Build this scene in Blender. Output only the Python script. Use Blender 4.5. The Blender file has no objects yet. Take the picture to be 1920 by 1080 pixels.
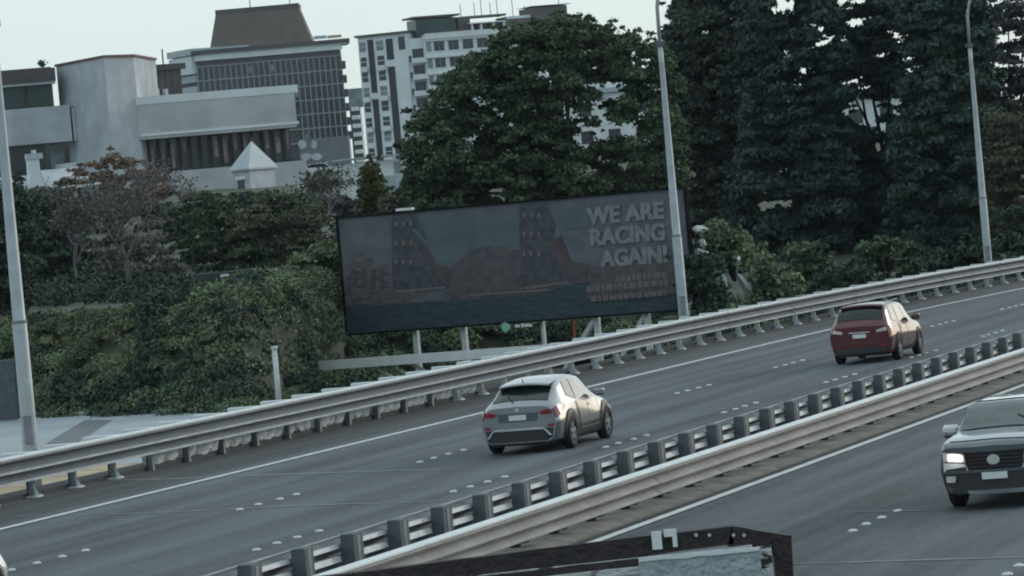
import bpy, bmesh, math, random
import numpy as np
from mathutils import Vector, Matrix
random.seed(7)
RNG = np.random.default_rng(11)
C = bpy.context.scene.collection
S = bpy.context.scene

# ---------------------------------------------------------------- camera
F = 8100.0; H = 5.2
ROLL = math.radians(5.04); PITCH = math.atan(167.4 / F)
w_ = Vector((0, math.cos(PITCH), -math.sin(PITCH)))
u0 = Vector((0, math.sin(PITCH), math.cos(PITCH))); r0 = Vector((1, 0, 0))
R_ = r0 * math.cos(ROLL) - u0 * math.sin(ROLL)
U_ = r0 * math.sin(ROLL) + u0 * math.cos(ROLL)
cam_d = bpy.data.cameras.new('camera'); cam = bpy.data.objects.new('camera', cam_d); C.objects.link(cam)
cam_d.sensor_width = 36; cam_d.lens = F / 1920 * 36; cam_d.clip_start = 0.5; cam_d.clip_end = 9000
m = Matrix((R_, U_, -w_)).transposed().to_4x4(); m.translation = Vector((0, 0, H)); cam.matrix_world = m
S.camera = cam

# ---------------------------------------------------------------- world, sun, exposure
SUN_EL, SUN_AZ = math.radians(17), math.radians(50)      # azimuth clockwise from the view direction (+Y)
wd = bpy.data.worlds.new("World"); S.world = wd; wd.use_nodes = True
nt = wd.node_tree; nt.nodes.clear()
def N(t, **k):
    n = nt.nodes.new(t)
    for a, b in k.items(): setattr(n, a, b)
    return n
out = N('ShaderNodeOutputWorld'); bg = N('ShaderNodeBackground'); sky = N('ShaderNodeTexSky')
sky.sky_type = 'NISHITA'; sky.sun_disc = False; sky.sun_elevation = SUN_EL; sky.sun_rotation = SUN_AZ
sky.air_density = 1.0; sky.dust_density = 2.0; sky.ozone_density = 1.2
tc = N('ShaderNodeTexCoord'); mp = N('ShaderNodeMapping'); mp.inputs['Scale'].default_value = (1.2, 1.2, 4)
no = N('ShaderNodeTexNoise'); no.inputs['Scale'].default_value = 1.6; no.inputs['Detail'].default_value = 5
cr = N('ShaderNodeValToRGB'); cr.color_ramp.elements[0].position = .3; cr.color_ramp.elements[1].position = .75
cr.color_ramp.elements[0].color = (4.15, 5.25, 5.65, 1); cr.color_ramp.elements[1].color = (5.5, 6.45, 6.5, 1)
mx = N('ShaderNodeMixRGB'); mx.inputs[0].default_value = .78
L = nt.links.new
L(tc.outputs['Generated'], mp.inputs[0]); L(mp.outputs[0], no.inputs['Vector']); L(no.outputs['Fac'], cr.inputs[0])
L(sky.outputs[0], mx.inputs[1]); L(cr.outputs[0], mx.inputs[2]); L(mx.outputs[0], bg.inputs[0]); L(bg.outputs[0], out.inputs[0])
bg.inputs[1].default_value = 0.10
sd = bpy.data.lights.new('sun', 'SUN'); so = bpy.data.objects.new('sun', sd); C.objects.link(so)
sd.energy = 0.5; sd.angle = math.radians(18); sd.color = (1, .94, .86)
sv = Vector((math.sin(SUN_AZ) * math.cos(SUN_EL), math.cos(SUN_AZ) * math.cos(SUN_EL), math.sin(SUN_EL)))
so.rotation_euler = sv.to_track_quat('Z', 'Y').to_euler()
S.view_settings.view_transform = 'Standard'; S.view_settings.look = 'None'
S.view_settings.exposure = 0.7; S.view_settings.gamma = 1; S.view_settings.use_curve_mapping = False
S.render.engine = 'CYCLES'; S.cycles.max_bounces = 5; S.cycles.diffuse_bounces = 2; S.cycles.glossy_bounces = 3
S.cycles.transmission_bounces = 3; S.cycles.transparent_max_bounces = 6
S.cycles.filter_width = 2.0

HAZE = .00005
# ---------------------------------------------------------------- placing helpers
def ray(px, py): return w_ * F + R_ * (px - 960) + U_ * (540 - py)
def P(px, py, Y):
    d = ray(px, py); t = Y / d.y; return Vector((d.x * t, Y, H + d.z * t))
def G(px, py, z=0.0):
    d = ray(px, py); t = (z - H) / d.z; return Vector((d.x * t, d.y * t, z))
TH = math.radians(17.5)
RD = Vector((math.sin(TH), math.cos(TH), 0)); RN = Vector((math.cos(TH), -math.sin(TH), 0))
def W(t, o, z=0.0):
    o2 = o + .00097 * max(0, t - 125) ** 2
    return RD * t + RN * o2 + Vector((0, 0, z))
def heading(t): return math.atan2(RD.y, RD.x) - 2 * .00097 * max(0, t - 125)
def t_at(px, o, z=0.0):
    lo, hi = 30, 220
    for _ in range(40):
        mm = (lo + hi) / 2; v = W(mm, o, z) - Vector((0, 0, H))
        if 960 + F * v.dot(R_) / v.dot(w_) < px: lo = mm
        else: hi = mm
    return mm

# ---------------------------------------------------------------- materials
def mat(name, col, rough=.7, metal=0.0, var=.12, scale=3.0, bump=0.0, bscale=None, coat=0.0, col2=None, det=4, emit=None, spec=None, stretch=None, hue=None, random_island=0.0):
    mt = bpy.data.materials.new(name); mt.use_nodes = True
    t = mt.node_tree; b = t.nodes['Principled BSDF']; l = t.links.new
    b.inputs['Roughness'].default_value = rough; b.inputs['Metallic'].default_value = metal
    if coat: b.inputs['Coat Weight'].default_value = coat; b.inputs['Coat Roughness'].default_value = .05
    if spec is not None: b.inputs['Specular IOR Level'].default_value = spec
    tc = t.nodes.new('ShaderNodeTexCoord'); src = tc.outputs['Object']
    if stretch:
        mp = t.nodes.new('ShaderNodeMapping'); mp.inputs['Scale'].default_value = stretch
        if len(stretch) > 3: pass
        l(src, mp.inputs[0]); src = mp.outputs[0]
    n = t.nodes.new('ShaderNodeTexNoise'); n.inputs['Scale'].default_value = scale; n.inputs['Detail'].default_value = det
    l(src, n.inputs['Vector'])
    r = t.nodes.new('ShaderNodeValToRGB'); r.color_ramp.elements[0].position = .3; r.color_ramp.elements[1].position = .7
    c = Vector(col); c2 = Vector(col2) if col2 else c * (1 + var); c1 = c * (1 - var) if not col2 else c
    r.color_ramp.elements[0].color = (*c1, 1); r.color_ramp.elements[1].color = (*[min(x, 1) for x in c2], 1)
    l(n.outputs['Fac'], r.inputs[0]); co = r.outputs[0]
    if random_island:
        g = t.nodes.new('ShaderNodeNewGeometry'); h = t.nodes.new('ShaderNodeMapRange')
        h.inputs['To Min'].default_value = 1 - random_island; h.inputs['To Max'].default_value = 1 + random_island
        l(g.outputs['Random Per Island'], h.inputs[0])
        v = t.nodes.new('ShaderNodeVectorMath'); v.operation = 'SCALE'; l(co, v.inputs[0]); l(h.outputs[0], v.inputs['Scale']); co = v.outputs[0]
    l(co, b.inputs['Base Color'])
    if emit:
        b.inputs['Emission Color'].default_value = (*emit[:3], 1); b.inputs['Emission Strength'].default_value = emit[3]
    if bump:
        n2 = t.nodes.new('ShaderNodeTexNoise'); n2.inputs['Scale'].default_value = bscale or scale * 4; n2.inputs['Detail'].default_value = 5
        l(src, n2.inputs['Vector'])
        bp = t.nodes.new('ShaderNodeBump'); bp.inputs['Strength'].default_value = bump; bp.inputs['Distance'].default_value = .05
        l(n2.outputs['Fac'], bp.inputs['Height']); l(bp.outputs[0], b.inputs['Normal'])
    return mt

def leafmat(name, c1, c2, ri=.35, sc=.9):
    mt = mat(name, c1, rough=.75, col2=c2, scale=sc, random_island=ri, spec=.25)
    return mt

# ---------------------------------------------------------------- mesh builder
class MB:
    def __init__(s): s.v = []; s.f = []
    def add(s, vs, fs):
        k = len(s.v); s.v += [tuple(v) for v in vs]; s.f += [tuple(i + k for i in f) for f in fs]; return s
    def hexa(s, p):      # 8 points: bottom 4 ccw, top 4 ccw
        return s.add(p, [(3, 2, 1, 0), (4, 5, 6, 7), (0, 1, 5, 4), (1, 2, 6, 5), (2, 3, 7, 6), (3, 0, 4, 7)])
    def box(s, x0, x1, y0, y1, z0, z1):
        return s.hexa([(x0, y0, z0), (x1, y0, z0), (x1, y1, z0), (x0, y1, z0), (x0, y0, z1), (x1, y0, z1), (x1, y1, z1), (x0, y1, z1)])
    def bbox(s, x0, x1, y0, y1, z0, z1, c=.02):   # chamfered box
        X = [x0, x0 + c, x1 - c, x1]
        ring = [(x0 + c, y0), (x1 - c, y0), (x1, y0 + c), (x1, y1 - c), (x1 - c, y1), (x0 + c, y1), (x0, y1 - c), (x0, y0 + c)]
        cx, cy = (x0 + x1) / 2, (y0 + y1) / 2
        def sh(q): return (q[0] + (c if q[0] < cx else -c) * .7, q[1] + (c if q[1] < cy else -c) * .7)
        vs = [(*sh(q), z0) for q in ring] + [(*q, z0 + c) for q in ring] + [(*q, z1 - c) for q in ring] + [(*sh(q), z1) for q in ring]
        fs = [tuple(range(7, -1, -1)), tuple(range(24, 32))]
        for r in range(3):
            for i in range(8): j = (i + 1) % 8; fs.append((r * 8 + i, r * 8 + j, r * 8 + 8 + j, r * 8 + 8 + i))
        return s.add(vs, fs)
    def tube(s, pts, rad, n=8, cap=True):
        pts = [Vector(p) for p in pts]
        if not isinstance(rad, (list, tuple)): rad = [rad] * len(pts)
        vs = []; up = Vector((0, 0, 1))
        for i, p in enumerate(pts):
            d = (pts[min(i + 1, len(pts) - 1)] - pts[max(i - 1, 0)]).normalized()
            a = d.cross(up if abs(d.z) < .95 else Vector((0, 1, 0))).normalized(); b = d.cross(a)
            for k in range(n):
                an = 2 * math.pi * k / n; vs.append(p + (a * math.cos(an) + b * math.sin(an)) * rad[i])
        fs = []
        for i in range(len(pts) - 1):
            for k in range(n): j = (k + 1) % n; fs.append((i * n + k, i * n + j, (i + 1) * n + j, (i + 1) * n + k))
        if cap: fs += [tuple(range(n - 1, -1, -1)), tuple(range((len(pts) - 1) * n, len(pts) * n))]
        return s.add(vs, fs)
    def quadstrip(s, rows):     # rows of equal-length point lists
        n = len(rows[0]); fs = []
        for i in range(len(rows) - 1):
            for k in range(n - 1): fs.append((i * n + k, i * n + k + 1, (i + 1) * n + k + 1, (i + 1) * n + k))
        return s.add([p for r in rows for p in r], fs)
    def ico(s, c, r, seed=0, sub=1, jit=.25, sc=(1, 1, 1)):
        bm = bmesh.new(); bmesh.ops.create_icosphere(bm, subdivisions=sub + 1, radius=1)
        rg = random.Random(seed); c = Vector(c)
        vs = [c + Vector((v.co.x * sc[0], v.co.y * sc[1], v.co.z * sc[2])) * r * (1 + rg.uniform(-jit, jit)) for v in bm.verts]
        bm.verts.index_update(); fs = [tuple(v.index for v in f.verts) for f in bm.faces]; bm.free(); return s.add(vs, fs)
    def mesh(s, name, m, smooth=False):
        me = bpy.data.meshes.new(name); me.from_pydata(s.v, [], s.f); me.update()
        if m: me.materials.append(m)
        if smooth: me.polygons.foreach_set('use_smooth', [True] * len(me.polygons))
        return me
    def build(s, name, m, parent=None, smooth=False, loc=None):
        return link(name, s.mesh(name, m, smooth), parent, loc)

def link(name, me, parent=None, loc=None, rz=None):
    o = bpy.data.objects.new(name, me); C.objects.link(o)
    if parent is not None: o.parent = parent
    if loc is not None: o.location = loc
    if rz is not None: o.rotation_euler = (0, 0, rz)
    return o
def tag(o, label, cat, group=None, kind=None):
    if label: o['label'] = label
    if cat: o['category'] = cat
    if group: o['group'] = group
    if kind: o['kind'] = kind
    return o
def thing(name, label, cat, loc=(0, 0, 0), rz=0, group=None):
    o = bpy.data.objects.new(name, None); C.objects.link(o); o.empty_display_size = .3
    o.location = loc; o.rotation_euler = (0, 0, rz); return tag(o, label, cat, group)
def struct(o): o['kind'] = 'structure'; return o
def raw_mesh(name, verts, faces4, m):
    """verts (n,3) array, faces (k,4) array"""
    me = bpy.data.meshes.new(name)
    me.vertices.add(len(verts)); me.vertices.foreach_set('co', verts.astype('f4').ravel())
    k = len(faces4); me.loops.add(k * 4); me.loops.foreach_set('vertex_index', faces4.astype('i4').ravel())
    me.polygons.add(k); me.polygons.foreach_set('loop_start', np.arange(0, k * 4, 4, dtype='i4')); me.polygons.foreach_set('loop_total', np.full(k, 4, 'i4'))
    me.materials.append(m); me.update(); return me
def leaves(name, pts, nrm, size, m, aspect=1.6, jit=.4, parent=None):
    n = len(pts); sz = size * RNG.uniform(1 - jit, 1 + jit, n)[:, None]
    a = np.cross(nrm, RNG.normal(size=(n, 3))); a /= np.linalg.norm(a, axis=1)[:, None] + 1e-9
    b = np.cross(nrm, a); b /= np.linalg.norm(b, axis=1)[:, None] + 1e-9
    a = a * sz * aspect / 2; b = b * sz / 2
    fold = nrm / (np.linalg.norm(nrm, axis=1)[:, None] + 1e-9) * sz * .15
    v = np.stack([pts - a, pts - b * .9 + fold, pts + a, pts + b + fold], 1).reshape(-1, 3)
    return link(name, raw_mesh(name, v, np.arange(n * 4).reshape(-1, 4), m), parent)

# ---------------------------------------------------------------- palette
M = {}
def A_(k, *a, **kw): M[k] = mat(k, *a, **kw)
A_('concrete', (.42, .45, .49), .85, var=.16, scale=.5, bump=.25, bscale=2.5, det=7)
A_('concrete_warm', (.42, .43, .45), .85, var=.16, scale=.4, bump=.25, bscale=2.5, det=7)
A_('pale_render', (.64, .68, .71), .8, var=.07, scale=.3)
A_('white_paint', (.62, .66, .68), .6, var=.08, scale=1)
A_('roof_white', (.55, .6, .62), .55, var=.1, scale=.5)
A_('slate', (.36, .42, .46), .6, var=.1, scale=.6)
A_('dark_glass', (.018, .026, .034), .18, var=.3, scale=.3)
A_('green_glass', (.02, .045, .045), .3, var=.3, scale=.3)
A_('grey_glass', (.16, .2, .22), .3, var=.4, scale=.5)
A_('dark_wall', (.075, .07, .075), .8, var=.2, scale=.3)
A_('brown_wall', (.10, .085, .085), .85, var=.15, scale=.3)
A_('mansard', (.12, .095, .08), .8, var=.15, scale=.3)
A_('mullion', (.27, .3, .32), .6, var=.1, scale=1)
A_('copper', (.09, .035, .035), .7, var=.2)
A_('curtain', (.30, .23, .235), .9, var=.35, scale=.6)
A_('lit_ridge', (.34, .38, .42), .55, .1, var=.15, scale=2)  # pale tone paints the light caught on the far rail's ridges
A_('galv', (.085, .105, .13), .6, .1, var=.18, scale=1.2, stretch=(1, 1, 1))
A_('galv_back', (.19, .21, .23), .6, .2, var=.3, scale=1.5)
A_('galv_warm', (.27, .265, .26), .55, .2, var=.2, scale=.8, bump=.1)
A_('post_paint', (.50, .53, .55), .6, var=.15, scale=4)
A_('block', (.075, .09, .105), .75, var=.25, scale=5)
A_('pole', (.34, .38, .41), .5, .2, var=.14, scale=2.5)
A_('steel_dark', (.035, .03, .033), .6, .2, var=.4, scale=6, bump=.3)
A_('line_paint', (.55, .58, .58), .7, var=.2, scale=4, bump=.1)
A_('matte_black', (.012, .012, .014), 1.0, spec=.05)
A_('grey_wall', (.15, .165, .18), .8, var=.15, scale=.5)
A_('bright_white', (.80, .82, .83), .5, var=.06)
A_('windscreen', (.05, .06, .06), .12, var=.6, scale=2.5, spec=.8, coat=.6)
A_('seam', (.165, .18, .20), .8, var=.4, scale=3)
A_('stud', (.56, .58, .59), .5, var=.08)
A_('bark', (.06, .05, .045), .9, var=.3, scale=3, bump=.5)
A_('bark_pale', (.22, .2, .17), .9, var=.3, scale=3)
A_('twig', (.13, .115, .12), .9, var=.25, scale=3)
A_('earth', (.10, .09, .08), .95, var=.3, scale=.8, bump=.4)
A_('sand', (.38, .30, .20), .95, var=.3, scale=1.5, bump=.5)
A_('yard', (.30, .34, .37), .85, var=.12, scale=.25, bump=.1, bscale=4, det=7)
A_('yard_dark', (.13, .14, .16), .85, var=.2, scale=1.5)
A_('rock', (.72, .75, .77), .9, var=.35, scale=3, bump=.8, bscale=6)
A_('tyre', (.012, .012, .014), .85, var=.2)
A_('rim', (.30, .31, .33), .35, .7, var=.1)
A_('plastic', (.02, .021, .025), .55, var=.2)
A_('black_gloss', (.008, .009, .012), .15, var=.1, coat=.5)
A_('screen_glass', (.012, .018, .02), .12, var=.3, scale=3, spec=.5)
A_('rock_grey', (.40, .42, .43), .9, var=.35, scale=2, bump=.5)
A_('car_glass', (.01, .015, .018), .06, var=.1, coat=1, spec=.9)
A_('silver_paint', (.27, .28, .31), .30, .82, var=.03, coat=1)
A_('white_car', (.66, .67, .69), .3, 0, var=.03, coat=1)
A_('red_paint', (.085, .010, .014), .3, .25, var=.08, coat=1)
A_('bonnet_paint', (.16, .185, .21), .3, .4, var=.04, coat=1)
A_('grey_paint', (.085, .10, .12), .3, .4, var=.05, coat=1)
A_('red_lamp', (.22, .006, .008), .2, var=.2, coat=1)
A_('clear_lamp', (.55, .5, .5), .15, var=.2, coat=1)
A_('chrome', (.6, .62, .64), .25, .8, var=.05)
A_('plate', (.62, .65, .64), .5, var=.05)
A_('headlight', (.9, .9, .9), .2, emit=(1, .86, .70, 20.0))
A_('drl', (.9, .9, .9), .2, emit=(.8, .9, 1, 2.0))
A_('tarp', (.33, .42, .48), .7, var=.15, scale=2)
A_('red_sign', (.25, .03, .02), .7)
A_('green_disc', (.22, .5, .42), .6, var=.1)
M['leaf_mid'] = leafmat('leaf_mid', (.024, .050, .028), (.105, .145, .075))
M['leaf_creep'] = leafmat('leaf_creep', (.052, .085, .048), (.17, .21, .115), sc=.7)
M['leaf_pine'] = leafmat('leaf_pine', (.022, .047, .045), (.058, .09, .078), sc=.5)
M['leaf_pine2'] = leafmat('leaf_pine2', (.036, .055, .048), (.08, .098, .078), sc=.5)
M['leaf_olive'] = leafmat('leaf_olive', (.05, .055, .035), (.11, .11, .07), sc=.5)
M['leaf_brown'] = leafmat('leaf_brown', (.12, .08, .055), (.23, .16, .115), sc=.6)
M['leaf_purple'] = leafmat('leaf_purple', (.05, .045, .055), (.10, .09, .10), sc=.6)
M['leaf_cypress'] = leafmat('leaf_cypress', (.05, .055, .015), (.10, .09, .03), sc=.6)
M['leaf_twig'] = leafmat('leaf_twig', (.085, .08, .075), (.18, .16, .145), sc=.6)
M['leaf_tip'] = leafmat('leaf_tip', (.10, .12, .06), (.19, .20, .11), sc=.8)
M['leaf_pine3'] = leafmat('leaf_pine3', (.026, .052, .046), (.06, .098, .078), sc=.4)
M['leaf_dark'] = leafmat('leaf_dark', (.020, .040, .032), (.055, .08, .056), sc=.6)

def asphalt(name, base):
    mt = bpy.data.materials.new(name); mt.use_nodes = True; t = mt.node_tree; b = t.nodes['Principled BSDF']; l = t.links.new
    tc = t.nodes.new('ShaderNodeTexCoord')
    mp = t.nodes.new('ShaderNodeMapping'); mp.inputs['Rotation'].default_value = (0, 0, -(math.pi / 2 - TH)); l(tc.outputs['Object'], mp.inputs[0])
    # mapping rotates so that x runs along the road; wheel tracks = streaks along x
    ms = t.nodes.new('ShaderNodeMapping'); ms.inputs['Scale'].default_value = (.02, .8, 1); l(mp.outputs[0], ms.inputs[0])
    n1 = t.nodes.new('ShaderNodeTexNoise'); n1.inputs['Scale'].default_value = 1.3; n1.inputs['Detail'].default_value = 3; l(ms.outputs[0], n1.inputs['Vector'])
    ma = t.nodes.new('ShaderNodeMapping'); ma.inputs['Scale'].default_value = (.35, 1.4, 1); l(mp.outputs[0], ma.inputs[0])
    n2 = t.nodes.new('ShaderNodeTexNoise'); n2.inputs['Scale'].default_value = .35; n2.inputs['Detail'].default_value = 8; n2.inputs['Roughness'].default_value = .65; l(ma.outputs[0], n2.inputs['Vector'])
    n3 = t.nodes.new('ShaderNodeTexNoise'); n3.inputs['Scale'].default_value = 9; n3.inputs['Detail'].default_value = 4; n3.inputs['Roughness'].default_value = .8; l(mp.outputs[0], n3.inputs['Vector'])
    # transverse resurfacing seams
    mw = t.nodes.new('ShaderNodeMapping'); mw.inputs['Rotation'].default_value = (0, 0, math.radians(-14)); mw.inputs['Scale'].default_value = (.0, .09, 0); l(tc.outputs['Object'], mw.inputs[0])
    nw = t.nodes.new('ShaderNodeTexNoise'); nw.inputs['Scale'].default_value = 7.0; nw.inputs['Detail'].default_value = 1; l(mw.outputs[0], nw.inputs['Vector'])
    rw = t.nodes.new('ShaderNodeValToRGB'); rw.color_ramp.elements[0].position = .495; rw.color_ramp.elements[0].color = (0, 0, 0, 1)
    e = rw.color_ramp.elements.new(.5); e.color = (1, 1, 1, 1); rw.color_ramp.elements[2].position = .506; rw.color_ramp.elements[2].color = (0, 0, 0, 1)
    l(nw.outputs['Fac'], rw.inputs[0])
    def math_(op, a, bb):
        n = t.nodes.new('ShaderNodeMath'); n.operation = op
        for i, x in enumerate((a, bb)):
            if isinstance(x, (int, float)): n.inputs[i].default_value = x
            else: l(x, n.inputs[i])
        return n.outputs[0]
    v = math_('MULTIPLY', math_('SUBTRACT', n1.outputs['Fac'], .5), 2.6)
    v = math_('ADD', v, math_('MULTIPLY', math_('SUBTRACT', n2.outputs['Fac'], .5), 1.2))
    v = math_('ADD', v, math_('MULTIPLY', math_('SUBTRACT', n3.outputs['Fac'], .5), 2.2))
    v = math_('ADD', v, math_('MULTIPLY', rw.outputs[0], .22))
    v = math_('ADD', v, 1.0)
    vm = t.nodes.new('ShaderNodeVectorMath'); vm.operation = 'SCALE'; vm.inputs[0].default_value = base; l(v, vm.inputs['Scale']); l(vm.outputs[0], b.inputs['Base Color'])
    b.inputs['Roughness'].default_value = .8; b.inputs['Specular IOR Level'].default_value = .35
    bp = t.nodes.new('ShaderNodeBump'); bp.inputs['Strength'].default_value = .4; bp.inputs['Distance'].default_value = .01; l(n3.outputs['Fac'], bp.inputs['Height']); l(bp.outputs[0], b.inputs['Normal'])
    return mt
M['asphalt'] = asphalt('asphalt', (.066, .077, .090))
M['asphalt_dark'] = asphalt('asphalt_dark', (.042, .044, .048))

# ================================================================ SETTING
# --- terrain : one sheet to the horizon, a step (bank) behind the road, then a rising hill
def sm(a, b, x): x = max(0.0, min(1.0, (x - a) / (b - a))); return x * x * (3 - 2 * x)
def foot(X):     # Y of the foot of the green bank
    if X < -8.4: return 127 + (-8.4 - X) * 1.33
    return max(127 + 36 * sm(-8.4, -6.0, X), 167 + (X - 14) * 2.4)
def ground_z(X, Y):
    f = foot(X); z = -1.3 + (3.9 - 2.4 * sm(2, 10, X)) * sm(f - .2, f + 7.5, Y)
    z += (6.0 + 2.4 * sm(2, 10, X)) * sm(190, 430, Y) + 5.0 * sm(450, 900, Y)
    if Y > 160: z += .3 * math.sin(X * .13) * sm(160, 300, Y)
    return z
ys = [-400, -100, 0, 40, 80, 100, 112, 118, 122, 125] + [126 + i * .8 for i in range(60)] + [176, 182, 190, 200, 215, 230, 250, 270, 300, 330, 360, 400, 440, 480, 520, 600, 700, 800, 900, 1100, 1400, 2000, 3200, 5000, 8000]
xs = [-6000, -3000, -1200, -500, -200, -100, -60, -40, -30, -25] + [-22 + i for i in range(12)] + [-10 + i * .2 for i in range(30)] + [-4 + i for i in range(42)] + [39, 42, 50, 60, 80, 120, 200, 500, 1200, 3000, 6000]
rows = []
for Y in ys:
    rows.append([(X, Y, (ground_z(X, Y) if Y < 5000 else ground_z(X, Y))) for X in xs])
M['ground'] = mat('ground', (.028, .042, .024), .95, col2=(.06, .065, .045), scale=.25, bump=.5, bscale=3, det=8)
struct(MB().quadstrip(rows).build('ground', M['ground'], smooth=True))

# --- carriageways
def ribbon(t0, t1, o0, o1, z, step=4, n=2):
    k = max(2, int((t1 - t0) / step)); rr = []
    for i in range(k + 1):
        t = t0 + (t1 - t0) * i / k
        rr.append([W(t, o0 + (o1 - o0) * j / (n - 1), z) for j in range(n)])
    return MB().quadstrip(rr)
far_road = struct(ribbon(20, 330, -36.05, -20.55, 0).build('far_carriageway', M['asphalt']))
near_road = struct(ribbon(20, 330, -18.75, 6, 0).build('near_carriageway', M['asphalt']))
struct(ribbon(20, 330, -35.95, -33.6, .004).build('road_shoulder', M['asphalt_dark']))
struct(ribbon(20, 330, -19.4, -18.62, .012).build('median_shoulder', M['asphalt_dark']))
# bridge deck edge, a real upstand behind the far guard rail
def section_sweep(prof, t0, t1, step=4):     # closed profile of (o,z)
    k = max(1, int(round((t1 - t0) / step))); rr = []
    for i in range(k + 1):
        t = t0 + (t1 - t0) * i / k; rr.append([W(t, o, z) for o, z in prof] + [W(t, *prof[0])])
    b = MB().quadstrip(rr); n = len(prof) + 1
    b.f.append(tuple(range(n - 1))); b.f.append(tuple(k * n + i for i in range(n - 2, -1, -1))); return b
struct(section_sweep([(-36.06, .10), (-36.75, .10), (-36.75, -1.2), (-36.06, -1.2)], 20, 330).build('bridge_edge', M['asphalt_dark']))
M['verge'] = mat('verge', (.13, .125, .115), .95, col2=(.26, .24, .215), scale=2.2, bump=.8, bscale=14, det=8)
struct(section_sweep([(-18.76, .05), (-19.1, .09), (-20.2, .09), (-20.54, .05), (-20.54, -.5), (-18.76, -.5)], 20, 330, 2).build('median_verge', M['verge']))
# painted lines
struct(ribbon(25, 320, -33.05, -32.85, .008).build('edge_line', M['line_paint']))
struct(ribbon(25, 320, -18.52, -18.33, .016).build('edge_line', M['line_paint']))
# raised white studs, glued to the road
sb = MB(); prof = [(.075, 0), (.066, .017), (.036, .029)]
vs = [(r * math.cos(a * math.pi / 4), r * math.sin(a * math.pi / 4), z) for r, z in prof for a in range(8)] + [(0, 0, .031)]
fs = [(r * 8 + i, r * 8 + (i + 1) % 8, r * 8 + 8 + (i + 1) % 8, r * 8 + 8 + i) for r in range(2) for i in range(8)] + [(16 + i, 16 + (i + 1) % 8, 24) for i in range(8)]
stud_me = sb.add(vs, fs).mesh('road_stud', M['stud'], True)
for road, o, starts in ((far_road, -28.6, [52.9 + 10.15 * k for k in range(1, 12)]), (far_road, -24.8, [54, 63.95, 74.1, 84, 93.6, 103.7, 113.6, 123.5, 133.5, 143.5]),
                        (near_road, -14.3, [50.6, 60.6, 70.6, 80.6, 90.6]), (near_road, -10.6, [50.9, 60.9, 70.9])):
    for s0 in starts:
        for k in range(4):
            link('road_stud', stud_me, road, W(s0 + k + random.uniform(-.04, .04), o + random.uniform(-.03, .03), .001))

for pts_ in (((0, 905), (300, 898), (560, 888), (735, 882), (930, 879)), ((0, 968), (280, 962), (520, 950), (660, 944), (740, 943), (900, 937)),
             ((1180, 770), (1400, 765), (1560, 758)), ((1470, 1058), (1620, 1053), (1780, 1048), (1960, 1044)), ((1560, 960), (1700, 957), (1760, 956))):
    b_ = MB(); g_ = [G(x, y, .007) for x, y in pts_]; k_ = []
    for i, p in enumerate(g_):
        w2 = random.uniform(.018, .04) if 0 < i < len(g_) - 1 else .006
        k_.append([p + Vector((0, w2 * 4, 0)), p - Vector((0, w2 * 4, 0))])
    b_.quadstrip(k_).build('road_seam', M['seam'], far_road if pts_[0][0] < 1300 else near_road)
# --- pale concrete yard behind the barrier at the left
yb = MB()
pts_far = [G(-160, 800, -.4), G(0, 783, -.4), G(235, 777, -.4), G(470, 770, -.4), G(600, 764, -.4)]
pts_near = [W(t, -37.2, -.4) for t in (60, 78, 90, 100, 110)]
rr = [[a.lerp(b, k / 6) for k in range(7)] for a, b in zip(pts_near, pts_far)]
yard_b = MB().quadstrip(rr)
yard_b.quadstrip([[p, p - Vector((0, 0, 1))] for p in pts_far])
yard = struct(yard_b.build('concrete_yard', M['yard']))
q = [G(75, 838, -.396), G(130, 840, -.396), G(212, 787, -.396), G(160, 787, -.396)]
struct(MB().add([p for p in q], [(0, 1, 2, 3)]).build('dark_road_patch', M['yard_dark']))
struct(ribbon(50, 97, -42, -36.8, -.388, 1.5, 6).build('sandy_verge', M['sand']))

# kerb along the foot of the bank
kb = MB()
for a, b in zip(pts_far[:-1], pts_far[1:]):
    d = Vector((0, .25, 0)); u = Vector((0, 0, .12))
    kb.hexa([a, b, b + d, a + d, a + u, b + u, b + d + u, a + d + u])
struct(kb.build('kerb', M['concrete']))
# ================================================================ GUARD RAILS
def thrie(zb, k=1.0):     # (out, z) profile of a triple-wave steel beam
    pr = [(.015, 0), (.03, .008), (.078, .035), (.083, .055), (.083, .085), (.078, .105), (.012, .14), (.0, .155), (.0, .175), (.012, .19),
          (.078, .225), (.083, .245), (.083, .27), (.078, .29), (.012, .325), (.0, .34), (.0, .36), (.012, .375), (.078, .41), (.083, .43), (.083, .46), (.078, .48), (.03, .506), (.015, .512)]
    pr = [(.0, 0), (.03, .006), (.095, .03), (.10, .045), (.095, .06), (.02, .115), (.0, .135), (.0, .155), (.02, .175), (.095, .225), (.10, .245), (.095, .265),
          (.02, .32), (.0, .34), (.0, .36), (.02, .385), (.095, .44), (.10, .46), (.095, .475), (.03, .505), (.0, .512)]
    pr = [(.0, 0), (.12, .02), (.13, .03), (.13, .055), (.12, .065), (.01, .165), (.0, .175), (.0, .19), (.01, .2), (.12, .235), (.13, .245), (.13, .27), (.12, .28),
          (.01, .385), (.0, .395), (.0, .41), (.01, .42), (.12, .46), (.13, .47), (.13, .495), (.12, .51)]
    return [(a, zb + z * k) for a, z in pr]
def beam_mesh(name, L_, prof, side, m, lap=.06):
    rows = [[(x, side * a + (.006 * side if 0 < x < .3 else 0), z) for a, z in prof] for x in (-lap, 0, .3, .301, L_ * .5, L_)]
    rows = [[(x, -side * a, z) for (_, _, _), (a, z) in zip(r, prof)] for r, x in zip(rows, (-lap, 0, .3, .301, L_ * .5, L_))]
    return MB().quadstrip(rows).mesh(name, m, False)
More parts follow.
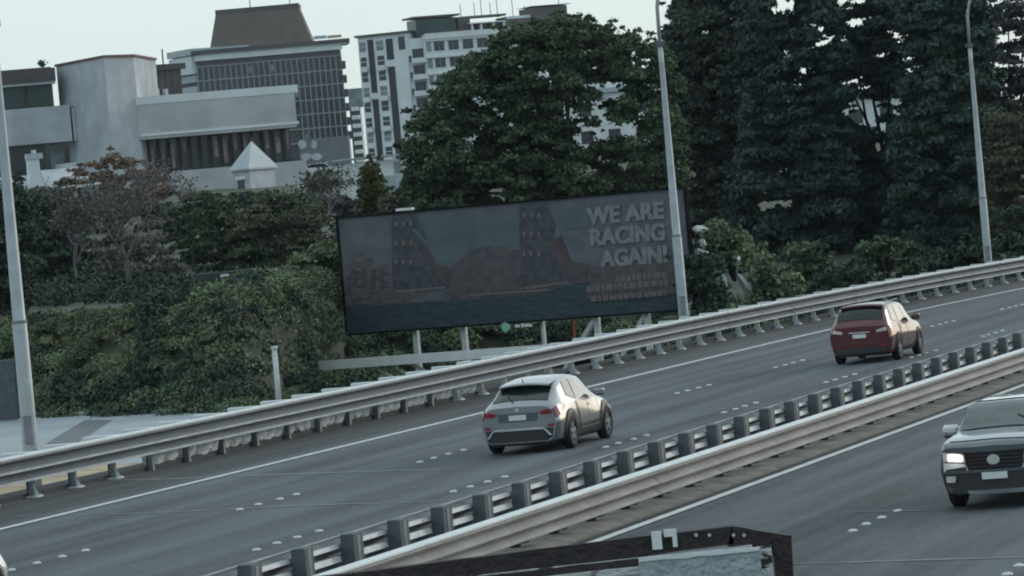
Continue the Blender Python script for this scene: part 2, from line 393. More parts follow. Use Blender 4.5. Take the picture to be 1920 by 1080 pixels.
def i_post(h, z0=0.0):
    b = MB(); b.box(-.055, .055, -.075, -.067, z0, h); b.box(-.055, .055, .067, .075, z0, h); b.box(-.004, .004, -.067, .067, z0, h); return b

guard = thing('guard_rail', 'long galvanised guard rail on white base-plated posts along the far edge of the road', 'guard rail', W(120, -35.95))
G0 = guard.matrix_world.copy(); gl = Vector(guard.location)
panel = beam_mesh('rail_panel', 4.02, thrie(.36), 1, M['galv'])  # panel colour kept dark to stand in for shade in the grooves
lit_ridge = MB().box(.0, 3.995, -.142, -.118, .36 + .018, .36 + .068).box(.0, 3.995, -.142, -.118, .36 + .236, .36 + .284).mesh('rail_lit_ridge', M['lit_ridge'])  # added pale strips: light on the wave crests put into colour
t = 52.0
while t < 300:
    link('rail_lit_ridge', lit_ridge, link('rail_panel', panel, guard, W(t, -35.84) - gl, heading(t) + random.uniform(-.002, .002))); t += 4
# back rail, its top just showing over the front one
backp = MB().bbox(-.03, 4.02, -.05, .05, .66, .84, .015).mesh('back_rail', M['post_paint'])
capm = MB().bbox(0, 4.0, -.13, .06, .875, .925, .01).mesh('top_channel', M['white_paint'])
t = 52.0
while t < 300:
    link('back_rail', backp, guard, W(t, -36.62) - gl, heading(t)); link('top_channel', capm, guard, W(t, -35.84) - gl, heading(t)); t += 4
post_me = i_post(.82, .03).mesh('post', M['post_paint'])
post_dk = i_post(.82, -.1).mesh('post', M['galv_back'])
plate_b = MB().bbox(-.17, .17, -.2, .14, 0, .035, .008)
plate_b.add([(-.01, -.19, .03), (.01, -.19, .03), (.01, -.07, .22), (-.01, -.07, .22), (-.01, -.07, .03), (.01, -.07, .03)], [(0, 1, 2, 3), (0, 3, 4), (1, 5, 2), (3, 2, 5, 4)])
for sx in (-.12, .12):
    for sy in (-.15, .1): plate_b.tube([(sx, sy, .03), (sx, sy, .06)], .018, 6)
plate_me = plate_b.mesh('base_plate', M['post_paint'])
block_me = MB().bbox(-.11, .11, -.02, .70, .72, .935, .012).mesh('blockout', M['white_paint'])
posts_t = []
t = 121.52 - 2.34
while t < 290: posts_t.append(t); t += 2.345
t = 121.52 - 2.34 - 2.2
while t > 52: posts_t.append(t); t -= 2.14
for t in posts_t:
    loc = W(t, -36.0) - gl; hz = heading(t)
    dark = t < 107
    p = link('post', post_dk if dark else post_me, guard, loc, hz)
    if t < 87 or t > 107: link('base_plate', plate_me, p, (0, 0, 0))
    link('blockout', block_me, guard, W(t, -35.88) - gl, hz + random.uniform(-.03, .03))

median = thing('median_barrier', 'double-sided guard rail between the two carriageways with dark blocks on its far side', 'guard rail', W(80, -19.8))
ml = Vector(median.location)
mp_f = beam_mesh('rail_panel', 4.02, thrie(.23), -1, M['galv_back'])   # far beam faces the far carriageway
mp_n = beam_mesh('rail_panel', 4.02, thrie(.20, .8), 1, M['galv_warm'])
mcap = MB().bbox(0, 4.0, -.15, .05, .615, .66, .01).mesh('top_channel', M['white_paint'])
mstr = MB().hexa([(0, -.06, .60), (4, -.06, .60), (4, -.01, .60), (0, -.01, .60), (0, -.04, .66), (4, -.04, .66), (4, .0, .66), (0, .0, .66)]).hexa([(0, -.09, .42), (4, -.09, .42), (4, -.01, .42), (0, -.01, .42), (0, -.06, .50), (4, -.06, .50), (4, .0, .50), (0, .0, .50)]).mesh('back_lit_strip', M['post_paint'])  # added pale bars, painting light on the upward slopes of the beam's back
mcap2 = MB().bbox(0, 4.0, -.03, .05, .742, .765, .008).mesh('top_channel', M['galv_back'])
t = 30.0
while t < 300:
    link('rail_panel', mp_f, median, W(t, -20.52) - ml, heading(t))
    link('top_channel', mcap, median, W(t + 1.2, -19.10) - ml, heading(t)); link('back_lit_strip', mstr, median, W(t, -20.52) - ml, heading(t)); link('top_channel', mcap2, median, W(t, -20.52) - ml, heading(t))
    link('rail_panel', mp_n, median, W(t + 1.2, -19.10) - ml, heading(t)); t += 4
blk = MB().bbox(-.19, .19, -.10, .10, .16, .79, .012).mesh('blockout', M['block'])
mpost = i_post(.76, .05).mesh('post', M['galv_back'])
npost = i_post(.6, .05).mesh('post', M['steel_dark'])
nblk = MB().bbox(-.1, .1, -.09, .09, .15, .55, .012).mesh('blockout', M['block'])
bolt = MB().tube([(0, 0, 0), (0, -.03, 0)], .02, 6).mesh('bolt', M['galv_back'])
t = 52.16 - 1.98 * 9
while t < 280:
    p = link('post', mpost, median, W(t, -20.30) - ml, heading(t))
    link('blockout', blk, p, (0, .03, 0), random.uniform(-.05, .05))
    q_ = link('post', npost, median, W(t + .25, -19.32) - ml, heading(t))
    link('blockout', nblk, q_, (0, -.11, 0))
    t += 1.98

# stones and rubble behind the rail at the left
rk = 0
for t in [x for x in sorted(posts_t) if 85 < x < 109]:
    for k, (dt, r) in enumerate(((.5, .36), (1.1, .42), (1.65, .34))):
        rk += 1
        b = MB().ico((0, 0, r * .8), r, seed=rk * 7, sub=2, jit=.09, sc=(1.25, .38, .72))
        o = b.build('rock', M['rock'], loc=W(t + dt + random.uniform(-.1, .1), -36.17 + random.uniform(-.03, .03), .02))
        o.rotation_euler = (0, 0, heading(t) + random.uniform(-.3, .3))
        tag(o, 'one of the pale rough boulders packed behind the far guard rail posts', 'rock', 'pale boulders behind the far guard rail')

# ================================================================ LAMP POSTS
def lamp_post(px, label, top=9.8, o=-37.7, arm=True, seed=0):
    t = t_at(px, o, 0); base = W(t, o, -1.2); zz = 1.2
    T = thing('lamp_post', label, 'lamp post', base, 0, 'tall grey lamp posts along the far guard rail')
    col = MB(); n = 10
    hs = [0, 1.5, 3.5 + zz - .03, 3.5 + zz, top + zz - .6, top + zz]
    rs = [.185, .17, .155, .14, .085, .08]
    col.tube([(0, 0, h) for h in hs], rs, 12)
    col.build('pole', M['pole'], T, True)
    MB().tube([(0, 0, 3.47 + zz), (0, 0, 3.53 + zz)], .165, 12).build('collar', M['galv_back'], T)
    cp = MB().tube([(0, 0, top + zz - .05), (0, 0, top + zz + .12)], .11, 10)
    for sx in (-1, 1): cp.box(sx * .13 - .04, sx * .13 + .04, -.03, .03, top + zz, top + zz + .14)
    cp.build('pole_cap', M['galv'], T)
    pts = [Vector((0, 0, top + zz))]; nn = RN
    for k in range(1, 13):
        a = k / 12 * math.radians(80); rr_ = 2.3
        pts.append(Vector((0, 0, top + zz + 1.0)) + nn * (rr_ * (1 - math.cos(a))) + Vector((0, 0, rr_ * math.sin(a))))
    am = MB().tube(pts, [.062] * len(pts), 8); a_o = am.build('lamp_arm', M['pole'], T, True)
    e = pts[-1]; hd = MB()
    f = nn; s = RD
    c = [e + f * x + s * y + Vector((0, 0, z)) for z in (-.08, .07) for x, y in ((0, -.09), (.75, -.15), (.75, .15), (0, .09))]
    hd.hexa(c); h_o = hd.build('lamp_head', M['galv'], T)
    MB().hexa([p + Vector((0, 0, -.03)) for p in c[:4]] + [p + Vector((0, 0, -.005)) for p in c[:4]]).build('lens', M['clear_lamp'], h_o)
    hatch = MB().bbox(-.09, .09, -.2, -.16, .9 + zz, 1.5 + zz, .01); hatch.build('hatch', M['galv_back'], T)
    return T
lamp_post(64, 'tall grey lamp post behind the guard rail at the left edge, beside the concrete yard')
lamp_post(1286, 'tall grey lamp post standing in front of the right end of the billboard')
lamp_post(1856, 'tall grey lamp post with curved arm in front of the dark trees')

# thin white marker post
b = P(525, 775, 128); T = tag(MB().tube([b, b + Vector((0, 0, 1.92))], [.085, .075], 8).tube([b + Vector((0, 0, 1.90)), b + Vector((0, 0, 2.0))], .10, 8).build('marker_post', M['post_paint'], None, True),
      'slim off-white post standing alone in front of the creeper bank', 'post')

# ================================================================ BILLBOARD
BL, BR_ = P(642, 520, 158), P(1290, 460, 151.5)
bx = (BR_ - BL); bx.z = 0; BWid = bx.length; bx.normalize(); bn = Vector((bx.y, -bx.x, 0))      # bn points to the camera side
zt = 5.02; zb = .80; HB = zt - zb
org = Vector((BL.x, BL.y, zb))
bill = thing('billboard', 'wide dark advertising billboard reading WE ARE RACING AGAIN on pale steel legs', 'billboard', org, math.atan2(bx.y, bx.x))
# local: x along board, y away from camera, z up
MB().bbox(0, BWid, .06, .18, 0, HB, .03).build('cabinet', M['matte_black'], bill)
fr = MB(); fr.box(-.06, BWid + .06, -.02, .19, HB + .003, HB + .07); fr.box(-.06, BWid + .06, -.02, .19, -.07, -.003)
fr.box(-.07, -.002, -.02, .19, -.002, HB + .002); fr.box(BWid + .002, BWid + .10, -.02, .19, -.002, HB + .002); fr.build('frame', M['matte_black'], bill)
def pm(name, c, c2, sc=2.5, st=None): return mat(name, c, .75, col2=c2, scale=sc, det=8, stretch=st, spec=.15)
M['pr_sky'] = pm('print_sky', (0.096, 0.103, 0.121), (0.141, 0.149, 0.174), 1.6)
M['pr_teal'] = pm('print_teal', (0.081, 0.106, 0.123), (0.114, 0.141, 0.161), 1.4)
M['pr_road'] = pm('print_road', (0.031, 0.049, 0.062), (0.065, 0.087, 0.103), 2.2, (1, 1, 4))
M['pr_dark'] = pm('print_dark', (.05, .055, .066), (.095, .098, .112), 4)
M['pr_red'] = pm('print_red', (0.072, 0.058, 0.067), (0.113, 0.088, 0.099), 2.5)
M['pr_brown'] = pm('print_brown', (0.065, 0.058, 0.063), (0.153, 0.140, 0.148), 3.2, (1, 1, 2.5))
M['pr_brown2'] = pm('print_brown2', (0.071, 0.067, 0.078), (0.119, 0.112, 0.125), 2.6)
M['pr_pale'] = pm('print_pale', (.17, .17, .18), (.25, .245, .255), 3)
M['pr_pale2'] = pm('print_pale2', (0.134, 0.116, 0.120), (0.183, 0.159, 0.159), 4)
def bq(px, py):       # photograph pixel -> board plane (x, z)
    d = ray(px, py); o = Vector((0, 0, H)); k = (org - o).dot(bn) / d.dot(bn); p = o + d * k - org
    return p.dot(bx), p.z
lay = [0]
def panel_poly(name, m_, pxs, d=None, jag=0):
    lay[0] += 1; y = .056 - .002 * lay[0] if d is None else d
    pts = [bq(*q_) for q_ in pxs]
    if jag:
        out_ = []
        for i, a in enumerate(pts):
            b = pts[(i + 1) % len(pts)]; out_.append(a)
            n_ = max(1, int(math.hypot(b[0] - a[0], b[1] - a[1]) / .35))
            for k in range(1, n_): out_.append((a[0] + (b[0] - a[0]) * k / n_ + random.uniform(-jag, jag), a[1] + (b[1] - a[1]) * k / n_ + random.uniform(-jag, jag)))
        pts = out_
    pts = [(min(max(x, .01), BWid - .01), min(max(z, .01), HB - .01)) for x, z in pts]
    return MB().add([(x, y, z) for x, z in pts], [tuple(range(len(pts)))]).build(name, m_, bill)
MB().add([(0, .0585, 0), (BWid, .0585, 0), (BWid, .0585, HB), (0, .0585, HB)], [(0, 1, 2, 3)]).build('screen_face', M['pr_sky'], bill)
panel_poly('print_road', M['pr_road'], [(640, 560), (700, 572), (850, 562), (1010, 548), (1060, 535), (1290, 512), (1295, 600), (640, 640)])
panel_poly('print_ground', M['pr_brown'], [(642, 545), (735, 545), (830, 538), (782, 556), (760, 568), (645, 572)])
panel_poly('print_ground', M['pr_brown2'], [(830, 545), (1060, 528), (1035, 545), (1000, 552), (830, 566)])
panel_poly('print_building', M['pr_brown'], [(650, 545), (650, 488), (664, 480), (676, 470), (690, 480), (700, 484), (700, 498), (728, 494), (730, 542)])
panel_poly('print_building', M['pr_brown2'], [(846, 548), (846, 505), (860, 478), (880, 462), (920, 460), (975, 468), (978, 536)], jag=.04)
panel_poly('print_teal_sky', M['pr_teal'], [(788, 412), (973, 398), (973, 462), (905, 462), (880, 470), (846, 500), (818, 500), (800, 460)])
panel_poly('print_teal_sky', M['pr_teal'], [(1040, 392), (1105, 388), (1105, 425), (1060, 432)])
panel_poly('print_red_roof', M['pr_red'], [(782, 455), (800, 462), (818, 496), (846, 505), (842, 540), (762, 540)], jag=.05)
panel_poly('print_red_roof', M['pr_red'], [(1036, 450), (1052, 440), (1070, 490), (1105, 496), (1100, 530), (1010, 536)], jag=.05)
panel_poly('print_tower', M['pr_dark'], [(733, 402), (778, 399), (800, 450), (786, 470), (812, 500), (842, 536), (735, 546)])
panel_poly('print_tower', M['pr_dark'], [(974, 383), (1022, 378), (1040, 420), (1036, 460), (1046, 500), (1088, 520), (976, 536)])
panel_poly('print_ribbon', M['pr_teal'], [(770, 428), (778, 428), (806, 462), (798, 462)])
panel_poly('print_stripe', M['pr_pale2'], [(740, 545), (835, 537), (835, 541), (740, 550)])
panel_poly('print_stripe', M['pr_pale2'], [(985, 538), (1065, 527), (1065, 531), (985, 543)])
panel_poly('print_stripe', M['pr_pale2'], [(880, 552), (1030, 542), (1030, 545), (880, 556)])
panel_poly('print_backing', M['pr_brown2'], [(1108, 500), (1285, 484), (1290, 548), (1100, 560)], jag=.03)
# window bays on the printed building, small dark shapes
for k in range(4):
    panel_poly('print_window', M['pr_dark'], [(660 + k * 17, 505), (667 + k * 17, 504), (668 + k * 17, 538), (661 + k * 17, 539)])
for k in range(9):
    x0 = 740 + (k % 3) * 14; y0 = 415 + (k // 3) * 36
    panel_poly('print_light', M['pr_pale2'], [(x0, y0), (x0 + 5, y0), (x0 + 5, y0 + 9), (x0, y0 + 9)])
    x0 += 240
    panel_poly('print_light', M['pr_pale2'], [(x0, y0 - 16), (x0 + 5, y0 - 16), (x0 + 5, y0 - 7), (x0, y0 - 7)])
def text_mesh(s, size, m_, name, bold=.02, align='LEFT', xscale=1.0, shear=0.0):
    cu = bpy.data.curves.new(name, 'FONT'); cu.body = s; cu.size = size; cu.align_x = align; cu.offset = bold * size; cu.extrude = 0; cu.shear = shear
    cu.space_character = 1.04; o = bpy.data.objects.new('tmp', cu); C.objects.link(o); bpy.context.view_layer.update()
    me = bpy.data.meshes.new_from_object(o.evaluated_get(bpy.context.evaluated_depsgraph_get())); bpy.data.objects.remove(o)
    me.materials.clear(); me.materials.append(m_)
    for v in me.vertices: v.co.x *= xscale
    return me
def board_text(s, pl, pr, h, m_, name):
    a = bq(*pl); b = bq(*pr); me = text_mesh(s, 1, m_, name, .032, shear=.05)
    xs_ = [v.co.x for v in me.vertices]; ys_ = [v.co.y for v in me.vertices]
    x0, x1, y0, y1 = min(xs_), max(xs_), min(ys_), max(ys_)
    for v in me.vertices:
        x = (v.co.x - x0) / (x1 - x0); y = (v.co.y - y0) / (y1 - y0)
        v.co = (a[0] + (b[0] - a[0]) * x, .004, a[1] + (b[1] - a[1]) * 0 + h * y)
    sh = MB()
    for k, dx in enumerate((-.028, 0, .028)): sh.add([(v.co.x + dx, v.co.y - .002 * k, v.co.z) for v in me.vertices], [tuple(p.vertices) for p in me.polygons])
    return sh.build(name, m_, bill)
board_text('WE ARE', (1102, 422), (1246, 414), .62, M['pr_pale'], 'lettering')
board_text('RACING', (1108, 462), (1247, 452), .62, M['pr_pale'], 'lettering')
board_text('AGAIN!', (1126, 502), (1252, 494), .62, M['pr_pale'], 'lettering')
for (x0, x1, yy, hh) in ((1155, 1254, 529, .26), (1100, 1254, 548, .26), (1108, 1250, 566, .2)):   # small print, too blurred to read
    x = x0; b_ = MB()
    while x < x1:
        w2 = random.uniform(6, 15); a = bq(x, yy - (x - x0) * .085); c = bq(min(x + w2, x1), yy - (x - x0) * .085)
        hz_ = hh * random.uniform(.75, 1)
        b_.add([(a[0], .002, a[1]), (c[0], .002, a[1]), (c[0], .002, a[1] + hz_), (a[0], .002, a[1] + hz_)], [(0, 1, 2, 3)]); x += w2 + 2.2
    b_.build('small_print', M['pr_pale2'], bill)
# white fitting on the top edge
a = bq(742, 401); MB().bbox(a[0], a[0] + .64, .0, .3, HB + .07, HB + .17, .02).build('lamp_fitting', M['white_paint'], bill)
# legs
def leg(px, pz=-2.2, y=.3, wd_=.10, name='leg', brace=None):
    x = bq(px, 600)[0]
    b = MB().bbox(x - wd_, x + wd_, y - .1, y + .1, pz, -.07, .012)
    if brace: b.hexa([(x - brace - .06, y - .06, pz), (x - brace + .10, y - .06, pz), (x - brace + .10, y + .08, pz), (x - brace - .06, y + .08, pz),
                      (x - .14, y - .13, -.1), (x + .06, y - .13, -.1), (x + .06, y + .08, -.1), (x - .14, y + .08, -.1)])
    return b.build(name, M['post_paint'], bill)
leg(770); leg(861); leg(1010, wd_=.05); leg(1112, brace=1.75); leg(1207, brace=1.65)
MB().bbox(bq(1065, 600)[0], bq(1067, 600)[0] + .04, .25, .33, -1.5, -.07, .01).build('conduit', M['red_sign'], bill)
# operator's badge hanging below the board: green disc and a white strip
a = bq(948, 613)
bd = MB(); n = 20; c = (a[0], -.0, a[1])
bd.add([(a[0] + .17 * math.cos(2 * math.pi * k / n), y_, a[1] + .17 * math.sin(2 * math.pi * k / n)) for y_ in (-.03, .02) for k in range(n)],
       [tuple(range(n - 1, -1, -1)), tuple(range(n, 2 * n))] + [(k, (k + 1) % n, n + (k + 1) % n, n + k) for k in range(n)])
bd.build('badge_disc', M['green_disc'], bill)
b2 = MB(); xx = bq(966, 611)[0]
for k, (wv, hv) in enumerate(((.09, .10), (.08, .09), (.05, .001), (.11, .12), (.08, .09), (.08, .12), (.03, .11), (.08, .09))):
    if hv > .01: b2.box(xx, xx + wv, -.03, .0, a[1] - .045, a[1] - .045 + hv)
    xx += wv + .012
b2.build('badge_lettering', M['white_paint'], bill)
MB().box(a[0] - .02, a[0] + .02, .03, .07, a[1] - .1, -.07).build('badge_hanger', M['steel_dark'], bill)

# walkway beam in front of the legs
wk = thing('maintenance_walkway', 'long pale steel walkway beam running below the billboard with braces underneath', 'walkway', P(612, 684, 150))
wl = Vector(wk.location); e1 = P(1120, 647, 144)
dv = (e1 - wl); dh = Vector((dv.x, dv.y, 0)).normalized(); pn = Vector((dh.y, -dh.x, 0)); Lw = Vector((dv.x, dv.y, 0)).length; up = Vector((0, 0, 1))
def bar(name, a, b, wd_, ht, m_=M['bright_white'], par=wk):
    b_ = MB(); a = Vector(a); b = Vector(b); d_ = (b - a).normalized(); s_ = d_.cross(up).normalized(); u_ = s_.cross(d_)
    b_.hexa([a - s_ * wd_ - u_ * ht, a + s_ * wd_ - u_ * ht, a + s_ * wd_ + u_ * ht, a - s_ * wd_ + u_ * ht, b - s_ * wd_ - u_ * ht, b + s_ * wd_ - u_ * ht, b + s_ * wd_ + u_ * ht, b - s_ * wd_ + u_ * ht])
    return b_.build(name, m_, par)
bar('deck', (0, 0, 0), dh * Lw + up * dv.z, .35, .07)
bar('edge_beam', pn * .42, dh * Lw + up * dv.z + pn * .42, .05, .16)
for fx in (.16, .23, .31):
    a = dh * Lw * fx
    bar('brace', a + up * -.1, a + dh * 1.3 + up * -.75, .04, .04)
bar('brace', dh * Lw * .31 - up * .1, dh * Lw * .31 - up * 1.6, .07, .07)
bar('bracket', dh * Lw * .42 - up * .1, dh * Lw * .42 - up * 1.6, .05, .05)

# ================================================================ FOREGROUND SIGN CABINET
Yf = 24.0
sg = thing('sign_cabinet', 'dark rusty steel frame of a sign cabinet with flaking white edges in the foreground', 'sign cabinet', P(1200, 1180, Yf))
sl = Vector(sg.location)
def fbar(name, p0, p1, thick, deep, m_, Y0=Yf, Y1=Yf):
    a = P(*p0, Y0) - sl; b = P(*p1, Y1) - sl; d_ = (b - a).normalized(); yv = Vector((0, 1, 0)); u_ = d_.cross(yv).normalized()
    if u_.z < 0: u_ = -u_
    b_ = MB(); k = 10; rows_ = []
    for i in range(k + 1):
        c_ = a.lerp(b, i / k); j = random.uniform(-.004, .004)
        rows_.append([c_ + u_ * (0 + j), c_ + u_ * 0 + yv * deep, c_ - u_ * (thick + j) + yv * deep, c_ - u_ * (thick + j), c_ + u_ * (0 + j)])
    b_.quadstrip(rows_); b_.f += [(0, 1, 2, 3), (k * 5 + 3, k * 5 + 2, k * 5 + 1, k * 5)]
    return b_.build(name, m_, sg)
M['rust'] = mat('rust', (.012, .011, .014), .7, .1, col2=(.04, .026, .028), scale=9, bump=.5, bscale=30, det=8)
M['flake'] = mat('flake', (.05, .03, .028), .7, col2=(.62, .66, .67), scale=5, bump=.8, bscale=30, det=9, stretch=(1, 1, 3))
fr_ = M['flake'].node_tree.nodes
for n_ in fr_:
    if n_.type == 'VALTORGB': n_.color_ramp.elements[0].position = .38; n_.color_ramp.elements[1].position = .43
M['worn_panel'] = mat('worn_panel', (.28, .33, .37), .8, col2=(.40, .45, .48), scale=14, bump=.9, bscale=22, det=9)
fbar('top_beam', (480, 1096), (1372, 986), .105, .07, M['rust'])
fbar('end_beam', (1372, 986), (1482, 1006), .12, .07, M['rust'])
a = P(1447, 1000, Yf) - sl; b = P(1484, 1006, Yf) - sl
MB().hexa([a + Vector((.005, -.01, -.6)), a + Vector((.085, -.01, -.6)), a + Vector((.085, .12, -.6)), a + Vector((.005, .12, -.6)),
           a + Vector((0, -.01, -.012)), a + Vector((.108, -.01, -.02)), a + Vector((.108, .12, -.02)), a + Vector((0, .12, -.012))]).build('end_post', M['rust'], sg)
fbar('flaking_edge', (560, 1116), (1410, 1022), .07, .05, M['flake'], Yf - .03, Yf - .03)
fbar('flaking_edge', (780, 1108), (1200, 1062), .04, .04, M['flake'], Yf - .08, Yf - .08)
fbar('inner_beam', (700, 1102), (1230, 1044), .045, .05, M['rust'], Yf - .05, Yf - .05)
pa, pb = P(1197, 1052, Yf - .12) - sl, P(1424, 1030, Yf - .12) - sl
MB().hexa([pa + Vector((0, 0, -.7)), pb + Vector((0.02, 0, -.7)), pb + Vector((.02, .03, -.7)), pa + Vector((0, .03, -.7)), pa, pb, pb + Vector((0, .03, 0)), pa + Vector((0, .03, 0))]).build('worn_panel', M['worn_panel'], sg)
fbar('panel_trim', (1197, 1046), (1424, 1026), .022, .03, M['white_paint'], Yf - .13, Yf - .13)
pa = P(1420, 1015, Yf - .06) - sl
MB().box(pa.x, pa.x + .075, pa.y, pa.y + .05, pa.z - .7, pa.z - .03).build('flaking_edge', M['flake'], sg)
pa = P(1222, 1012, Yf - .02) - sl
lb = MB(); lb.box(pa.x, pa.x + .055, pa.y - .02, pa.y, pa.z - .055, pa.z + .045); lb.box(pa.x + .07, pa.x + .14, pa.y - .02, pa.y, pa.z + .01, pa.z + .05); lb.box(pa.x + .115, pa.x + .14, pa.y - .02, pa.y, pa.z - .05, pa.z + .01)
lb.build('white_tag', M['white_paint'], sg)
for px_ in (1305, 1330, 1375, 1395): 
    pa = P(px_, 1003, Yf - .005) - sl; MB().tube([pa, pa + Vector((0, -.015, 0))], .011, 8).build('bolt', M['chrome'], sg)
# ================================================================ VEHICLES
def interp_stations(st, n):
    st = np.array(st, float); xs_ = st[:, 0]; out_ = []
    X = np.unique(np.concatenate([np.linspace(xs_[0], xs_[-1], n), xs_]))
    cols = []
    for c in range(st.shape[1]):
        y = st[:, c]; d = np.gradient(y, xs_)
        # limit tangents (monotone)
        s = np.diff(y) / np.diff(xs_); m_ = np.zeros(len(y)); m_[0] = s[0]; m_[-1] = s[-1]
        for i in range(1, len(y) - 1):
            m_[i] = 0 if s[i - 1] * s[i] <= 0 else 2 * s[i - 1] * s[i] / (s[i - 1] + s[i])
        idx = np.clip(np.searchsorted(xs_, X, side='right') - 1, 0, len(xs_) - 2)
        h = xs_[idx + 1] - xs_[idx]; u = (X - xs_[idx]) / h
        cols.append((2 * u**3 - 3 * u**2 + 1) * y[idx] + (u**3 - 2 * u**2 + u) * h * m_[idx] + (-2 * u**3 + 3 * u**2) * y[idx + 1] + (u**3 - u**2) * h * m_[idx + 1])
    return X, np.stack(cols, 1)
class Car:
    """stations: x, hw_sill, hw_mid, hw_belt, hw_roof, z_floor, z_mid, z_belt, z_roofedge, z_top ; x from rear (0) to front (L)"""
    def __init__(s, st, bulge_r=.12, bulge_f=.28):
        s.X, s.T = interp_stations(st, 70); s.L = st[-1][0]; s.br, s.bf = bulge_r, bulge_f
    def row(s, x):
        return [float(np.interp(x, s.X, s.T[:, c])) for c in range(s.T.shape[1])]
    def sec(s, x):
        _, ws, wm, wb, wr, zf, zm, zb_, zr, zt_ = s.row(x)
        return [(0, zf), (ws - .12, zf), (ws, zf + .1), (wm, zm), (wb, zb_), (wr, zr), (wr * .55, zt_ - .012), (0, zt_)]
    def bulge(s, x, y, z):
        # plan curvature of both ends
        r = s.row(x); hw = max(r[2], .1); f_ = 1 - min(1, abs(y) / hw) ** 2.2
        e = 0
        if x < .6: e = -s.br * f_ * (1 - x / .6) ** 1.0
        if x > s.L - 1.0: e = s.bf * f_ * ((x - s.L + 1.0) / 1.0) ** 1.0
        return e
    def surf(s, x, k, side=1):
        p = s.sec(x); i = min(int(k), 6); u = k - i
        # smooth between control points (Catmull-Rom style, mild)
        p0 = p[max(i - 1, 0)]; p1 = p[i]; p2 = p[i + 1]; p3 = p[min(i + 2, 7)]
        if i + 2 > 7: p3 = (-p[6][0], p[6][1])
        tq = .28
        def cr_(a, b, c, d):
            m1 = (c - a) * tq; m2 = (d - b) * tq
            return (2 * u**3 - 3 * u**2 + 1) * b + (u**3 - 2 * u**2 + u) * m1 + (-2 * u**3 + 3 * u**2) * c + (u**3 - u**2) * m2
        y = cr_(p0[0], p1[0], p2[0], p3[0]); z = cr_(p0[1], p1[1], p2[1], p3[1])
        return Vector((x + s.bulge(x, y, z), side * y, z))
    def nrm(s, x, k, side):
        e = .01; a = s.surf(min(x + e, s.L), k, side) - s.surf(max(x - e, 0), k, side); b = s.surf(x, min(k + .03, 6.999), side) - s.surf(x, max(k - .03, 0), side)
        n = a.cross(b) * (-side if True else 1)
        c = s.surf(x, k, side) - Vector((x, 0, .6))
        n.normalize()
        if n.dot(Vector((0, c.y, c.z))) < 0: n = -n
        return n
    def body(s, name, m_, par):
        ks = [i + u for i in range(7) for u in (0, .25, .5, .75)] + [6.999]
        rows_ = []
        for x in s.X:
            l_ = [s.surf(x, k, 1) for k in ks]; r_ = [s.surf(x, k, -1) for k in ks[:-1]][::-1]
            rows_.append(l_ + r_)
        b = MB().quadstrip(rows_); n = len(ks)
        # end caps
        for x, fl in ((s.X[0], 0), (s.X[-1], 1)):
            rr_ = []
            for k in ks[3:]:
                yl = s.surf(x, k, 1)
                rr_.append([Vector((x + s.bulge(x, yl.y * a, yl.z), yl.y * a, yl.z)) for a in np.linspace(-1, 1, 13)])
            b.quadstrip(rr_)
        o = b.build(name, m_, par, True); return o
    def patch(s, name, m_, quad, side, par, off=.008, nx=6, nk=5, smooth=True):
        """quad: four (x,k) corners in order"""
        q = [Vector((a, b_)) for a, b_ in quad]; rows_ = []
        sides = (1, -1) if side == 0 else (side,)
        b = MB()
        for sd_ in sides:
            rows_ = []
            for i in range(nx + 1):
                u = i / nx; A = q[0].lerp(q[1], u); B = q[3].lerp(q[2], u); rw = []
                for j in range(nk + 1):
                    pt = A.lerp(B, j / nk); rw.append(s.surf(pt.x, min(pt.y, 6.999), sd_) + s.nrm(pt.x, min(pt.y, 6.99), sd_) * off)
                rows_.append(rw)
            b.quadstrip(rows_)
        return b.build(name, m_, par, smooth)
    def cap_patch(s, name, m_, poly, end, par, off=.01, thick=.03, ny=8):
        """poly: list of (y,z) outline (convex-ish, 4 corners); end 0 rear, 1 front"""
        x = s.X[0] if end == 0 else s.X[-1]; sg_ = -1 if end == 0 else 1
        q = [Vector(p) for p in poly]; rows_ = []; b = MB()
        def pos(y, z, o_):
            k = np.interp(z, [p[1] for p in s.sec(x)[1:]], range(1, 8)); yl = max(abs(s.surf(x, min(k, 6.99), 1).y), .05)
            xx = x + s.bulge(x, y, z); ov = max(0, abs(y) - yl)
            return Vector((xx + sg_ * o_ - sg_ * ov * 1.5, y, z))
        f = []; 
        for o_ in (off, off - thick):
            f.append([[pos(*(q[0].lerp(q[1], i / ny).lerp(q[3].lerp(q[2], i / ny), j / 3)), o_) for j in range(4)] for i in range(ny + 1)])
        for g in f: b.quadstrip(g)
        ring = lambda g: [r[0] for r in g] + [g[-1][1], g[-1][2]] + [r[-1] for r in g[::-1]] + [g[0][2], g[0][1], g[0][0]]
        b.quadstrip([ring(f[0]), ring(f[1])])
        return b.build(name, m_, par)
